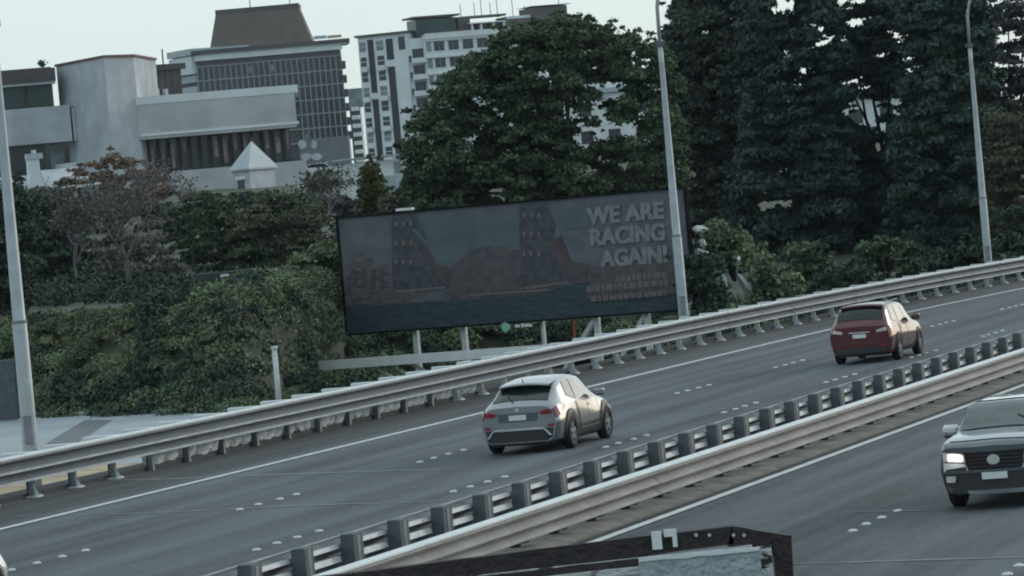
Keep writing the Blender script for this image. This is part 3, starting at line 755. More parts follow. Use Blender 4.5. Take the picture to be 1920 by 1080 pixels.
def wheel_parts(par, x, y, r, wd_=.22, spokes=5):
    sgn = 1 if y > 0 else -1
    w_o = bpy.data.objects.new('wheel', None)
    b = MB(); prof = [(r * .62, wd_ / 2), (r * .9, wd_ / 2), (r, wd_ / 2 - .03), (r, -wd_ / 2 + .03), (r * .9, -wd_ / 2), (r * .62, -wd_ / 2)]
    n = 28; rows_ = [[(x + a * math.cos(2 * math.pi * k / n), y + c, r + a * math.sin(2 * math.pi * k / n)) for k in range(n + 1)] for a, c in prof + [prof[0]]]
    b.quadstrip(rows_); w_o = b.build('wheel', M['tyre'], par, True)
    d = MB(); yo = y + sgn * (wd_ / 2 - .035)
    rows_ = [[(x + a * math.cos(2 * math.pi * k / n), yo + c * sgn, r + a * math.sin(2 * math.pi * k / n)) for k in range(n + 1)] for a, c in ((r * .66, .03), (r * .6, .03), (r * .57, -.05), (.0, -.06))]
    d.quadstrip(rows_[:3]); 
    for k in range(spokes):
        a = 2 * math.pi * k / spokes + .3; ca, sa = math.cos(a), math.sin(a); wv = .045
        pts = [(x + ca * q_ - sa * w2, yo + sgn * dd, r + sa * q_ + ca * w2) for dd in (-.02, .02) for q_, w2 in ((.03, -wv), (r * .6, -wv * .7), (r * .6, wv * .7), (.03, wv))]
        d.hexa(pts)
    rows_ = [[(x + a * math.cos(2 * math.pi * k / 10), yo + c * sgn, r + a * math.sin(2 * math.pi * k / 10)) for k in range(11)] for a, c in ((.07, 0), (.06, .03), (.0, .032))]
    d.quadstrip(rows_); d.build('rim', M['rim'], w_o)
    e = MB(); e.add([(x + r * .64 * math.cos(2 * math.pi * k / n), yo - sgn * .06, r + r * .64 * math.sin(2 * math.pi * k / n)) for k in range(n)], [tuple(range(n))])
    e.build('brake_disc', M['plastic'], w_o)
    return w_o
def arch(par, car, x, r, rc, m_, side, name='wheel_arch', z_cut=.16):
    """dark wheel-arch ring on the body side and the hole behind it"""
    n = 22; b = MB(); rows_ = []
    for k in range(n + 1):
        a = math.pi * k / n * 1.16 - .08 * math.pi; rw = []
        for rr_ in (0.0, r * .5, r, rc):
            px_, pz = x + rr_ * math.cos(a), r * .95 + rr_ * math.sin(a); pz = max(pz, z_cut)
            s_ = car.sec(px_)
            k_ = np.interp(pz, [p[1] for p in s_[1:5]], [1, 2, 3, 4]); y = abs(car.surf(px_, k_, 1).y)
            rw.append(Vector((px_, side * (y + (.012 if rr_ > 0 else .012)), pz)))
        rows_.append(rw)
    b.quadstrip([r_[:3] for r_ in rows_]); o = b.build('wheel_well', M['black_gloss'] if False else M['plastic'], par)
    if rc > r: MB().quadstrip([[q + Vector((0, side * .012, 0)) for q in r_[2:]] for r_ in rows_]).build(name, m_, par, True)
    return o

# ---- white-silver crossover seen from behind, heading away
def crossover(loc, rz, label):
    T = thing('crossover_car', label, 'car', loc, rz)
    #      x    ws   wm   wb   wr   zf   zm   zb   zr    zt
    st = [(0.00, .74, .80, .74, .62, .24, .62, .88, .97, 1.00),
          (0.12, .80, .87, .80, .64, .22, .62, .93, 1.03, 1.07),
          (0.45, .84, .895, .82, .60, .20, .64, .97, 1.20, 1.27),
          (0.80, .85, .90, .83, .59, .18, .66, .98, 1.38, 1.45),
          (1.10, .84, .885, .83, .59, .18, .64, .98, 1.44, 1.52),
          (1.80, .83, .865, .82, .60, .18, .60, .97, 1.48, 1.555),
          (2.45, .83, .865, .81, .59, .18, .60, .95, 1.43, 1.50),
          (3.00, .84, .88, .80, .60, .18, .62, .94, 1.18, 1.24),
          (3.35, .85, .895, .79, .62, .18, .64, .92, .99, 1.03),
          (3.90, .83, .87, .74, .50, .20, .62, .84, .90, .94),
          (4.36, .68, .74, .62, .36, .26, .52, .70, .76, .79)]
    car = Car(st, .10, .12)
    car.body('body', M['silver_paint'], T)
    # dark lower cladding
    for sd_ in (1, -1):
        car.patch('sill_cladding', M['plastic'], [(1.15, .95), (3.2, .95), (3.2, 2.6), (1.15, 2.6)], sd_, T, .014, 10, 3)
        arch(T, car, .86, .39, .48, M['plastic'], sd_); arch(T, car, 3.50, .39, .48, M['plastic'], sd_)
        # lower door panel and line
        car.patch('door', M['silver_paint'], [(1.62, 2.35), (2.98, 2.35), (2.98, 3.95), (1.40, 3.95)], sd_, T, .012, 10, 6)
        car.patch('side_window', M['car_glass'], [(1.50, 4.10), (2.95, 4.10), (2.42, 4.88), (1.62, 4.88)], sd_, T, .010, 10, 5)
        car.patch('quarter_window', M['car_glass'], [(.98, 4.35), (1.44, 4.12), (1.54, 4.86), (1.16, 4.86)], sd_, T, .010, 5, 4)
        for gx in (1.50, 2.20, 2.98): car.patch('panel_gap', M['plastic'], [(gx, 2.3), (gx + .018, 2.3), (gx + .018, 4.05), (gx, 4.05)], sd_, T, .016, 1, 6)
        car.patch('door_handle', M['silver_paint'], [(2.30, 3.62), (2.46, 3.62), (2.46, 3.70), (2.30, 3.70)], sd_, T, .03, 2, 1)
        lm = car.patch('tail_lamp', M['red_lamp'], [(.02, 3.35), (.62, 3.75), (.50, 4.12), (.02, 4.15)], sd_, T, .022, 6, 4)
        m1 = MB().bbox(2.72, 2.90, sd_ * .97 - .11, sd_ * .97 + .11, .98, 1.13, .035); m1.build('wing_mirror', M['silver_paint'], T)
    car.patch('rear_window', M['screen_glass'], [(.20, 5.12), (.66, 5.12), (.66, 6.999), (.20, 6.999)], 0, T, .010, 8, 8)
    car.patch('windscreen', M['screen_glass'], [(2.50, 5.1), (3.26, 5.1), (3.26, 6.999), (2.50, 6.999)], 0, T, .010, 8, 8)
    # roof spoiler
    sp = MB(); rows_ = [[Vector((x, y, z)) for y in np.linspace(-.56, .56, 7)] for x, z in ((.95, 1.505), (.50, 1.46), (.42, 1.435), (.44, 1.40), (.72, 1.39))]
    for r_ in rows_:
        for v in r_: v.z -= .05 * (abs(v.y) / .56) ** 2; v.x += .1 * (abs(v.y) / .56) ** 2
    sp.quadstrip(rows_).build('roof_spoiler', M['silver_paint'], T, True)
    MB().box(.475, .485, -.2, .2, 1.395, 1.425).build('brake_lamp', M['red_lamp'], T)
    # tailgate, bumper
    car.cap_patch('lower_bumper', M['plastic'], [(-.70, .26), (.70, .26), (.74, .52), (-.74, .52)], 0, T, .03, .05, 12)
    car.cap_patch('bumper_trim', M['chrome'], [(-.60, .50), (.60, .50), (.52, .545), (-.52, .545)], 0, T, .055, .03, 12)
    for sd_ in (1, -1):
        car.cap_patch('bumper_trim', M['chrome'], [(sd_ * .52, .545), (sd_ * .60, .50), (sd_ * .72, .36), (sd_ * .66, .36)], 0, T, .055, .03, 4)
        car.cap_patch('reflector', M['red_lamp'], [(sd_ * .62, .545), (sd_ * .76, .545), (sd_ * .76, .60), (sd_ * .64, .60)], 0, T, .02, .02, 2)
        car.cap_patch('tail_lamp', M['red_lamp'], [(sd_ * .52, .80), (sd_ * .745, .80), (sd_ * .72, .94), (sd_ * .47, .86)], 0, T, .022, .03, 4)
    car.cap_patch('tailgate_recess', M['grey_paint'], [(-.42, .68), (.42, .68), (.46, .86), (-.46, .86)], 0, T, .010, .02, 6)
    car.cap_patch('number_plate', M['plate'], [(-.19, .715), (.19, .715), (.19, .825), (-.19, .825)], 0, T, .028, .01, 4)
    car.cap_patch('emblem', M['chrome'], [(-.05, .90), (.05, .90), (.05, .96), (-.05, .96)], 0, T, .02, .02, 2)
    MB().tube([(.5, .0, 1.47), (.42, 0, 1.56)], [.015, .006], 6).build('aerial', M['plastic'], T)
    MB().tube([(.05, .12, 1.10), (.30, .30, 1.24)], .012, 5).build('wiper', M['plastic'], T)
    for x in (.86, 3.50):
        for sd_ in (1, -1): wheel_parts(T, x, sd_ * .81, .355)
    ub = MB().box(.1, 4.2, -.66, .66, .17, .36); ub.build('underbody', M['plastic'], T)
    return T
rzf = math.atan2(RD.y, RD.x)
cx_ = crossover(W(83.75, -26.5), rzf, 'silver white crossover car with red tail lamps driving away in the middle lane')

cx_.scale = (.97, .97, .97)
# ---- dark red SUV, farther away
def red_suv(loc, rz, label, paint, name='suv_car'):
    T = thing(name, label, 'car', loc, rz)
    st = [(0.00, .78, .84, .76, .66, .30, .66, .98, 1.04, 1.06),
          (0.10, .83, .89, .82, .66, .28, .68, 1.03, 1.16, 1.20),
          (0.35, .86, .91, .84, .66, .24, .70, 1.05, 1.42, 1.50),
          (0.62, .86, .915, .84, .65, .22, .70, 1.05, 1.55, 1.62),
          (1.60, .86, .91, .84, .65, .22, .68, 1.03, 1.60, 1.68),
          (2.50, .86, .91, .83, .64, .22, .68, 1.01, 1.55, 1.62),
          (3.05, .86, .91, .82, .66, .22, .68, .99, 1.30, 1.36),
          (3.45, .86, .91, .81, .68, .22, .68, .97, 1.07, 1.11),
          (4.10, .84, .88, .77, .56, .24, .66, .92, .99, 1.03),
          (4.55, .70, .76, .66, .40, .30, .58, .80, .86, .89)]
    car = Car(st, .10, .16); car.body('body', paint, T)
    for sd_ in (1, -1):
        car.patch('sill_cladding', M['plastic'], [(1.15, .95), (3.4, .95), (3.4, 2.1), (1.15, 2.1)], sd_, T, .014, 8, 3)
        arch(T, car, .92, .39, .44, M['plastic'], sd_); arch(T, car, 3.62, .39, .44, M['plastic'], sd_)
        car.patch('door', paint, [(1.40, 2.3), (2.12, 2.3), (2.12, 3.95), (1.25, 3.95)], sd_, T, .011, 6, 5)
        car.patch('door', paint, [(2.16, 2.3), (3.10, 2.3), (3.10, 3.95), (2.16, 3.95)], sd_, T, .011, 6, 5)
        car.patch('side_window', M['car_glass'], [(1.28, 4.10), (2.12, 4.10), (2.12, 4.86), (1.32, 4.86)], sd_, T, .010, 6, 4)
        car.patch('side_window', M['car_glass'], [(2.17, 4.10), (3.10, 4.10), (2.62, 4.86), (2.17, 4.86)], sd_, T, .010, 6, 4)
        car.patch('quarter_window', M['car_glass'], [(.55, 4.25), (1.22, 4.12), (1.25, 4.86), (.75, 4.86)], sd_, T, .010, 5, 4)
        for gx in (1.26, 2.13, 3.12): car.patch('panel_gap', M['plastic'], [(gx, 2.3), (gx + .02, 2.3), (gx + .02, 4.05), (gx, 4.05)], sd_, T, .016, 1, 6)
        car.patch('door_handle', M['chrome'], [(1.50, 3.62), (1.66, 3.62), (1.66, 3.72), (1.50, 3.72)], sd_, T, .03, 2, 1)
        MB().bbox(2.82, 3.02, sd_ * .99 - .12, sd_ * .99 + .12, 1.03, 1.20, .04).build('wing_mirror', paint, T)
        car.patch('tail_lamp', M['red_lamp'], [(.0, 3.3), (.32, 3.4), (.30, 3.98), (.0, 3.98)], sd_, T, .02, 4, 3)
        car.cap_patch('tail_lamp', M['clear_lamp'], [(sd_ * .50, .86), (sd_ * .78, .90), (sd_ * .76, 1.0), (sd_ * .48, .93)], 0, T, .022, .03, 4)
        car.cap_patch('reflector', M['red_lamp'], [(sd_ * .55, .46), (sd_ * .76, .46), (sd_ * .76, .51), (sd_ * .55, .51)], 0, T, .03, .02, 2)
        MB().tube([(.8, sd_ * .60, 1.67), (2.4, sd_ * .60, 1.69)], .02, 6).build('roof_rail', M['galv_back'], T)
    car.patch('rear_window', M['screen_glass'], [(.13, 5.1), (.44, 5.1), (.44, 6.999), (.13, 6.999)], 0, T, .012, 7, 8)
    car.patch('windscreen', M['screen_glass'], [(2.58, 5.1), (3.38, 5.1), (3.38, 6.999), (2.58, 6.999)], 0, T, .010, 8, 8)
    MB().quadstrip([[Vector((x, y, z - .04 * (y / .6) ** 2)) for y in np.linspace(-.6, .6, 7)] for x, z in ((.8, 1.665), (.36, 1.64), (.34, 1.60), (.6, 1.58))]).build('roof_spoiler', paint, T, True)
    car.cap_patch('lower_bumper', M['plastic'], [(-.80, .30), (.80, .30), (.80, .44), (-.80, .44)], 0, T, .035, .05, 10)
    car.cap_patch('bumper_step', paint, [(-.80, .53), (.80, .53), (.80, .62), (-.80, .62)], 0, T, .045, .05, 10)
    car.cap_patch('number_plate', M['plate'], [(-.19, .73), (.19, .73), (.19, .84), (-.19, .84)], 0, T, .028, .02, 4)
    car.cap_patch('garnish', M['chrome'], [(-.30, .87), (.30, .87), (.30, .90), (-.30, .90)], 0, T, .02, .02, 6)
    for x in (.92, 3.62):
        for sd_ in (1, -1): wheel_parts(T, x, sd_ * .82, .36)
    MB().box(.1, 4.3, -.68, .68, .2, .4).build('underbody', M['plastic'], T)
    return T
rs_ = red_suv(W(112.3, -25.85), rzf, 'dark red SUV driving away, its right side catching the light', M['red_paint'])

rs_.scale = (.95, .95, .94)
# ---- oncoming SUV with lit headlamps
def oncoming(loc, rz, label):
    T = thing('suv_car', label, 'car', loc, rz)
    st = [(0.00, .78, .84, .76, .66, .30, .66, .98, 1.04, 1.06),
          (0.30, .84, .89, .84, .66, .24, .70, 1.03, 1.42, 1.50),
          (0.70, .85, .895, .83, .65, .22, .70, 1.04, 1.54, 1.60),
          (1.60, .85, .89, .85, .71, .22, .68, 1.03, 1.60, 1.66),
          (2.55, .85, .89, .85, .71, .22, .68, 1.02, 1.57, 1.63),
          (3.00, .85, .89, .85, .75, .22, .68, 1.01, 1.28, 1.34),
          (3.30, .85, .89, .84, .78, .22, .68, 1.02, 1.08, 1.12),
          (3.95, .85, .89, .83, .76, .24, .66, 1.00, 1.05, 1.08),
          (4.30, .82, .88, .82, .72, .26, .62, .97, 1.0, 1.02),
          (4.40, .80, .86, .80, .66, .28, .60, .90, .94, .95)]
    st = [r_[:8] + tuple(z if z < 1.14 else 1.12 + (z - 1.12) * .72 for z in r_[8:]) for r_ in st]
    car = Car(st, .10, .22); pt = M['grey_paint']; car.body('body', M['grey_paint'], T)
    car.patch('roof_skin', M['white_car'], [(.72, 5.0), (2.38, 5.0), (2.38, 6.999), (.72, 6.999)], 0, T, .012, 8, 8)
    for sd_ in (1, -1):
        arch(T, car, .92, .38, .43, M['plastic'], sd_); arch(T, car, 3.50, .38, .43, M['plastic'], sd_)
        car.patch('side_window', M['car_glass'], [(.7, 4.12), (1.9, 4.12), (1.9, 4.86), (.85, 4.86)], sd_, T, .010, 6, 4)
        car.patch('side_window', M['car_glass'], [(1.95, 4.10), (3.0, 4.10), (2.6, 4.86), (1.95, 4.86)], sd_, T, .010, 6, 4)
        MB().bbox(2.62, 2.80, sd_ * 1.0 - .13, sd_ * 1.0 + .13, 1.02, 1.18, .05).build('wing_mirror', M['white_car'], T)
        MB().box(2.64, 2.78, sd_ * 1.0 - .1, sd_ * 1.0 + .1, .975, 1.018).build('mirror_base', M['plastic'], T)
        hb = car.cap_patch('headlamp', M['clear_lamp'], [(sd_ * .44, .72), (sd_ * .80, .74), (sd_ * .80, .88), (sd_ * .46, .84)], 1, T, .02, .04, 6)
        car.cap_patch('lamp_beam', M['headlight'], [(sd_ * .50, .75), (sd_ * .70, .76), (sd_ * .70, .83), (sd_ * .50, .81)], 1, hb, .035, .01, 3)
        car.cap_patch('headlamp_brow', M['plastic'], [(sd_ * .44, .84), (sd_ * .80, .88), (sd_ * .80, .90), (sd_ * .46, .865)], 1, T, .03, .04, 4)
        car.cap_patch('fog_lamp', M['clear_lamp'], [(sd_ * .62, .43), (sd_ * .76, .43), (sd_ * .76, .52), (sd_ * .60, .52)], 1, T, .045, .03, 3)
        car.cap_patch('fender_trim', M['white_car'], [(sd_ * .40, .60), (sd_ * .80, .52), (sd_ * .80, .72), (sd_ * .46, .70)], 1, T, .012, .03, 4)
        car.cap_patch('lower_intake', M['plastic'], [(sd_ * .42, .56), (sd_ * .76, .50), (sd_ * .76, .62), (sd_ * .44, .655)], 1, T, .022, .02, 4)
    car.cap_patch('grille', M['black_gloss'], [(-.40, .60), (.40, .60), (.45, .87), (-.45, .87)], 1, T, .03, .04, 10)
    for k in range(4):
        z = .64 + k * .055
        car.cap_patch('grille_bar', M['steel_dark'], [(-.38, z), (.38, z), (.38, z + .015), (-.38, z + .015)], 1, T, .045, .01, 8)
    n = 20
    eb = MB(); xb = 4.40 + .22 + .05
    eb.add([(xb + dx, .095 * math.cos(2 * math.pi * k / n), .745 + .075 * math.sin(2 * math.pi * k / n)) for dx in (-.03, .012) for k in range(n)],
           [tuple(range(n)), tuple(range(2 * n - 1, n - 1, -1))] + [(k, (k + 1) % n, n + (k + 1) % n, n + k) for k in range(n)]); eb.build('emblem', M['chrome'], T)
    car.cap_patch('bumper', M['plastic'], [(-.80, .26), (.80, .26), (.82, .58), (-.82, .58)], 1, T, .018, .05, 12)
    car.cap_patch('bumper_bar', M['grey_paint'], [(-.78, .56), (.78, .56), (.78, .60), (-.78, .60)], 1, T, .04, .05, 12)
    car.cap_patch('skid_plate', M['galv_back'], [(-.40, .24), (.40, .24), (.44, .30), (-.44, .30)], 1, T, .04, .05, 8)
    car.cap_patch('number_plate', M['plate'], [(-.19, .46), (.19, .46), (.19, .56), (-.19, .56)], 1, T, .065, .02, 4)
    car.patch('windscreen', M['windscreen'], [(2.62, 5.06), (3.24, 5.06), (3.24, 6.999), (2.62, 6.999)], 0, T, .012, 8, 8)
    car.patch('bonnet', M['bonnet_paint'], [(3.38, 5.1), (4.25, 5.1), (4.25, 6.999), (3.38, 6.999)], 0, T, .012, 8, 8)
    MB().tube([(3.30, .55, 1.10), (3.02, .1, 1.30)], .010, 5).build('wiper', M['plastic'], T)
    for x in (.92, 3.50):
        for sd_ in (1, -1): wheel_parts(T, x, sd_ * .80, .36)
    MB().box(.1, 4.2, -.68, .68, .2, .4).build('underbody', M['plastic'], T)
    return T
oncoming(W(67.4, -12.60), rzf + math.pi, 'grey and white SUV with lit headlamps coming towards the camera at the right')

# ---- pale car, only its front corner in view at the left edge
def pale_car(loc, rz, label):
    T = thing('hatchback_car', label, 'car', loc, rz)
    st = [(0.00, .76, .82, .74, .62, .26, .62, .90, .98, 1.0), (0.30, .82, .87, .80, .60, .22, .64, .94, 1.30, 1.36), (.8, .83, .875, .80, .58, .2, .64, .94, 1.40, 1.46),
          (2.3, .83, .875, .79, .58, .2, .62, .92, 1.38, 1.44), (3.1, .83, .87, .78, .64, .2, .62, .90, .98, 1.02), (3.8, .80, .84, .72, .5, .22, .6, .82, .87, .9), (4.15, .66, .72, .6, .4, .26, .52, .7, .74, .77)]
    car = Car(st, .10, .14); car.body('body', M['white_car'], T)
    for sd_ in (1, -1):
        arch(T, car, .8, .35, .38, M['plastic'], sd_); arch(T, car, 3.35, .35, .38, M['plastic'], sd_)
        car.patch('side_window', M['car_glass'], [(.7, 4.12), (2.8, 4.12), (2.3, 4.86), (.9, 4.86)], sd_, T, .01, 8, 4)
        MB().bbox(2.55, 2.72, sd_ * .95 - .1, sd_ * .95 + .1, .95, 1.08, .03).build('wing_mirror', M['white_car'], T)
        car.cap_patch('headlamp', M['clear_lamp'], [(sd_ * .4, .6), (sd_ * .68, .6), (sd_ * .66, .7), (sd_ * .42, .68)], 1, T, .02, .03, 3)
    car.patch('windscreen', M['screen_glass'], [(2.38, 5.06), (3.02, 5.06), (3.02, 6.999), (2.38, 6.999)], 0, T, .01, 6, 6)
    car.patch('rear_window', M['screen_glass'], [(.08, 5.1), (.28, 5.1), (.28, 6.999), (.08, 6.999)], 0, T, .01, 6, 6)
    for x in (.8, 3.35):
        for sd_ in (1, -1): wheel_parts(T, x, sd_ * .79, .32)
    MB().box(.1, 4.0, -.66, .66, .18, .4).build('underbody', M['plastic'], T)
    return T
pale_car(W(52.75, -26.6), rzf, 'pale car of which only the front corner shows at the lower left edge')
# ================================================================ BUILDINGS
class Face:
    """vertical facade plane through two photograph columns at given distances; u runs left to right, v is world height, outward = towards the camera"""
    def __init__(s, pxa, Ya, pxb, Yb, py=250):
        s.A = P(pxa, py, Ya); s.B = P(pxb, py, Yb); d = s.B - s.A; d.z = 0; s.L = d.length; s.d = d.normalized()
        s.n = Vector((s.d.y, -s.d.x, 0))
        if s.n.y > 0: s.n = -s.n
    def uz(s, px, py):
        dd = ray(px, py); o = Vector((0, 0, H)); k = (s.A - o).dot(s.n) / dd.dot(s.n); p = o + dd * k
        return (p - s.A).dot(s.d), p.z
    def pt(s, u, z, out_=0): return Vector((s.A.x, s.A.y, 0)) + s.d * u + s.n * out_ + Vector((0, 0, z))
    def box(s, mb, u0, u1, z0, z1, o0, o1):     # o0 back, o1 front
        mb.hexa([s.pt(u0, z0, o1), s.pt(u1, z0, o1), s.pt(u1, z0, o0), s.pt(u0, z0, o0), s.pt(u0, z1, o1), s.pt(u1, z1, o1), s.pt(u1, z1, o0), s.pt(u0, z1, o0)]); return mb
    def pbox(s, mb, x0, y0, x1, y1, o0, o1):    # (x0,y0) top left, (x1,y1) bottom right in the photograph
        ua, za = s.uz(x0, y0); ub, zb_ = s.uz(x1, y1)
        return s.box(mb, min(ua, ub), max(ua, ub), min(za, zb_), max(za, zb_), o0, o1)
    def rect(s, name, m_, par, x0, y0, x1, y1, o0, o1):
        return s.pbox(MB(), x0, y0, x1, y1, o0, o1).build(name, m_, par)
def building(name, label, cat='building', group=None):
    return thing(name, label, cat, (0, 0, 0), 0, group)

# ---- A: low brutalist concrete building at the left
bA = building('concrete_building', 'large pale concrete building with blank slabs and long recessed window bands at the left')
fL = Face(-60, 418, 148, 420); fS = Face(105, 424, 195, 412); fT = Face(195, 412, 252, 416); fM = Face(250, 416, 565, 420)
# behind body
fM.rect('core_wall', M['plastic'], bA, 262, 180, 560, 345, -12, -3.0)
fL.rect('upper_wall', M['dark_wall'], bA, -60, 136, 106, 210, -10, -2)
fL.rect('cornice', M['dark_wall'], bA, -60, 139, 106, 150, -10, -.6)
fL.rect('cornice_band', M['pale_render'], bA, -60, 146, 106, 155, -3, -.9)
for k in range(3): fL.rect('window', M['green_glass'], bA, -55 + k * 54, 158 - k * 4.6, -5 + k * 54, 204 - k * 4.6, -2, -1.85)
fL.rect('parapet', M['concrete'], bA, -60, 212, 136, 264, -6, 0)
# rounded end of the parapet
e = MB(); zz0 = fL.uz(136, 264)[1]; zz1 = fL.uz(136, 198)[1] ; ub = fL.uz(136, 230)[0]
rows_ = []
for k in range(9):
    a = k / 8 * math.pi / 2; rows_.append([fL.pt(ub + .02 + .7 * math.sin(a), zz0, -.75 + .75 * math.cos(a)), fL.pt(ub + .02 + .7 * math.sin(a), zz1 - .25, -.75 + .75 * math.cos(a))])
rows_.append([fL.pt(ub + .72, zz0, -6), fL.pt(ub + .72, zz1 - .25, -6)]); e.quadstrip(rows_).build('parapet_end', M['concrete'], bA)
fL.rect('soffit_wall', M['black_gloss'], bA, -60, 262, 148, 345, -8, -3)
for x0, x1, m_ in ((-50, -8, 'dark_glass'), (-4, 22, 'dark_glass'), (24, 94, 'dark_glass'), (98, 126, 'grey_glass'), (128, 146, 'dark_glass')):
    fL.rect('window', M[m_], bA, x0, 276, x1, 312 if m_ == 'grey_glass' else 336, -3, -2.85)
fL.rect('plinth_wall', M['pale_render'], bA, -60, 338, 150, 420, -8, .3)
# tower block : two faces
def prism(name, m_, par, pts_top, zb_, closed=True):
    n = len(pts_top); b = MB(); b.add([Vector((p.x, p.y, zb_)) for p in pts_top] + [Vector(p) for p in pts_top], [tuple(range(n - 1, -1, -1)), tuple(range(n, 2 * n))] + [(i, (i + 1) % n, n + (i + 1) % n, n + i) for i in range(n)])
    return b.build(name, m_, par)
t1, t2, t3 = P(105, 122, 424), P(195, 112, 412), P(250, 105, 416)
t1.z = t2.z = t3.z = (t1.z + t2.z + t3.z) / 3
back = [t3 + Vector((1, 14, 0)), t1 + Vector((0, 12, 0))]
prism('tower_block', M['concrete'], bA, [t1, t2, t3] + back, 4)
cp = [p + Vector((0, 0, .22)) for p in (t1 + Vector((-.15, -.1, 0)), t2 + Vector((0, -.2, 0)), t3 + Vector((.15, -.1, 0)), t3 + Vector((1.15, 14, 0)), t1 + Vector((-.15, 12, 0)))]
prism('coping', M['copper'], bA, cp, t1.z + .003)
fM.rect('slab', M['concrete_warm'], bA, 252, 187, 556, 238, -6, .4)
fM.rect('slab_coping', M['pale_render'], bA, 252, 183, 557, 173, -6.1, .45)
# slab bottom lip
ua, za = fM.uz(262, 252); ub, zb2 = fM.uz(560, 240)
fM.box(MB(), ua, ub, za - .25, za - .003, -5, .5).build('slab_lip', M['pale_render'], bA)
fM.rect('return_wall', M['pale_render'], bA, 257, 258, 264, 318, -4, -.05)
# recessed glazing with curtains
random.seed(5)
for k in range(15):
    x0 = 268 + k * 19.5; yy = 258 - (k * 19.5) * .085
    fM.rect('window', M['dark_glass'], bA, x0, yy, x0 + 17.5, yy + 64, -3, -2.8)
    if random.random() < .85:
        cw = random.uniform(5, 11); ch = random.uniform(24, 50); cx = x0 + random.uniform(1, 6); y1 = yy + random.uniform(4, 20)
        fM.rect('curtain', M['curtain'], bA, cx, y1, cx + cw, min(y1 + ch, yy + 60), -2.8, -2.74 + random.uniform(0, .02))
fM.rect('lower_slab', M['concrete_warm'], bA, 262, 327, 572, 345, -5, 1.6)
fS.rect('lower_slab', M['pale_render'], bA, 85, 312, 150, 345, -5, .9)
fM.rect('base_wall', M['concrete'], bA, 262, 350, 572, 420, -8, 1.0)
# rooftop shrub
cpt = P(78, 119, 426)
tag(leaves('roof_shrub', np.array(cpt) + RNG.normal(size=(150, 3)) * .17, RNG.normal(size=(150, 3)), .16, M['leaf_dark']), 'tiny round dark shrub on the flat roof at the upper left', 'shrub')
# block behind
bA2 = building('brown_block', 'low dark brown block standing behind the concrete slab between tower and office tower')
f2 = Face(250, 470, 345, 474)
f2.rect('wall', M['brown_wall'], bA2, 248, 126, 345, 200, -10, 0)
f2.rect('parapet', M['dark_wall'], bA2, 247, 124, 346, 129, -10.2, .25)
for k in range(7): f2.rect('panel_joint', M['dark_wall'], bA2, 262 + k * 12, 131, 264 + k * 12, 175, -.1, .06)
for x in (272, 284, 300):
    f2.rect('roof_vent', M['pale_render'], bA2, x, 168, x + 6, 186, .5, 1.1)
# ---- chimney house at the far left
bh = building('chimney_house', 'small white house with a round-capped pale chimney under the concrete parapet', 'house')
f3 = Face(-30, 392, 130, 394)
f3.rect('wall', M['pale_render'], bh, -30, 352, 150, 430, -6, 0)
f3.rect('chimney', M['white_paint'], bh, 51, 296, 78, 352, -.9, .1)
f3.rect('chimney_cap', M['concrete'], bh, 49, 289, 80, 297, -1.0, .2)
MB().tube([f3.pt(f3.uz(64, 285)[0], f3.uz(64, 289)[1], -.4), f3.pt(f3.uz(64, 285)[0], f3.uz(64, 281)[1], -.4)], .22, 8).build('chimney_pot', M['concrete'], bh)
r_ = MB(); a, b = f3.uz(88, 318); c, d = f3.uz(160, 310)
r_.hexa([f3.pt(a, b - 1.9, .3), f3.pt(c + 1.4, b - 1.9, .3), f3.pt(c, b - .1, -4), f3.pt(a, b - .1, -4), f3.pt(a, b - 1.75, .3), f3.pt(c + 1.4, b - 1.75, .3), f3.pt(c, b + .05, -4), f3.pt(a, b + .05, -4)])
r_.build('roof', M['concrete'], bh)

# ---- pavilion with pyramid roof
pv = building('pavilion', 'small square pavilion with pale pyramid roof and dark doorway in front of the concrete building', 'pavilion')
c0, c1, c2 = P(435, 320, 399), P(468, 322, 396), P(515, 314, 400)
zt_ = (c0.z + c1.z + c2.z) / 3; c3 = c0 + (c2 - c1)
for c_ in (c0, c1, c2, c3): c_.z = zt_
prism('wall', M['concrete'], pv, [c0, c1, c2, c3], 5)
cen = (c0 + c1 + c2 + c3) / 4; apex = P(471, 264, cen.y)
ev = [cen + (p - cen) * 1.14 for p in (c0, c1, c2, c3)]
for p in ev: p.z = zt_ + .003
b = MB(); b.add(ev + [p + Vector((0, 0, .18)) for p in ev] + [apex], [(3, 2, 1, 0)] + [(i, (i + 1) % 4, 4 + (i + 1) % 4, 4 + i) for i in range(4)] + [(4 + i, 4 + (i + 1) % 4, 8) for i in range(4)])
b.build('roof', M['slate'], pv)
MB().tube([apex - Vector((0, 0, .1)), apex + Vector((0, 0, .35))], .06, 6).build('finial', M['galv'], pv)
ff = Face(435, 399, 468, 396, 340); ff.rect('door', M['dark_wall'], pv, 445, 336, 458, 356, -.1, .04); ff.rect('door_frame', M['pale_render'], pv, 442, 332, 461, 336, -.1, .08)

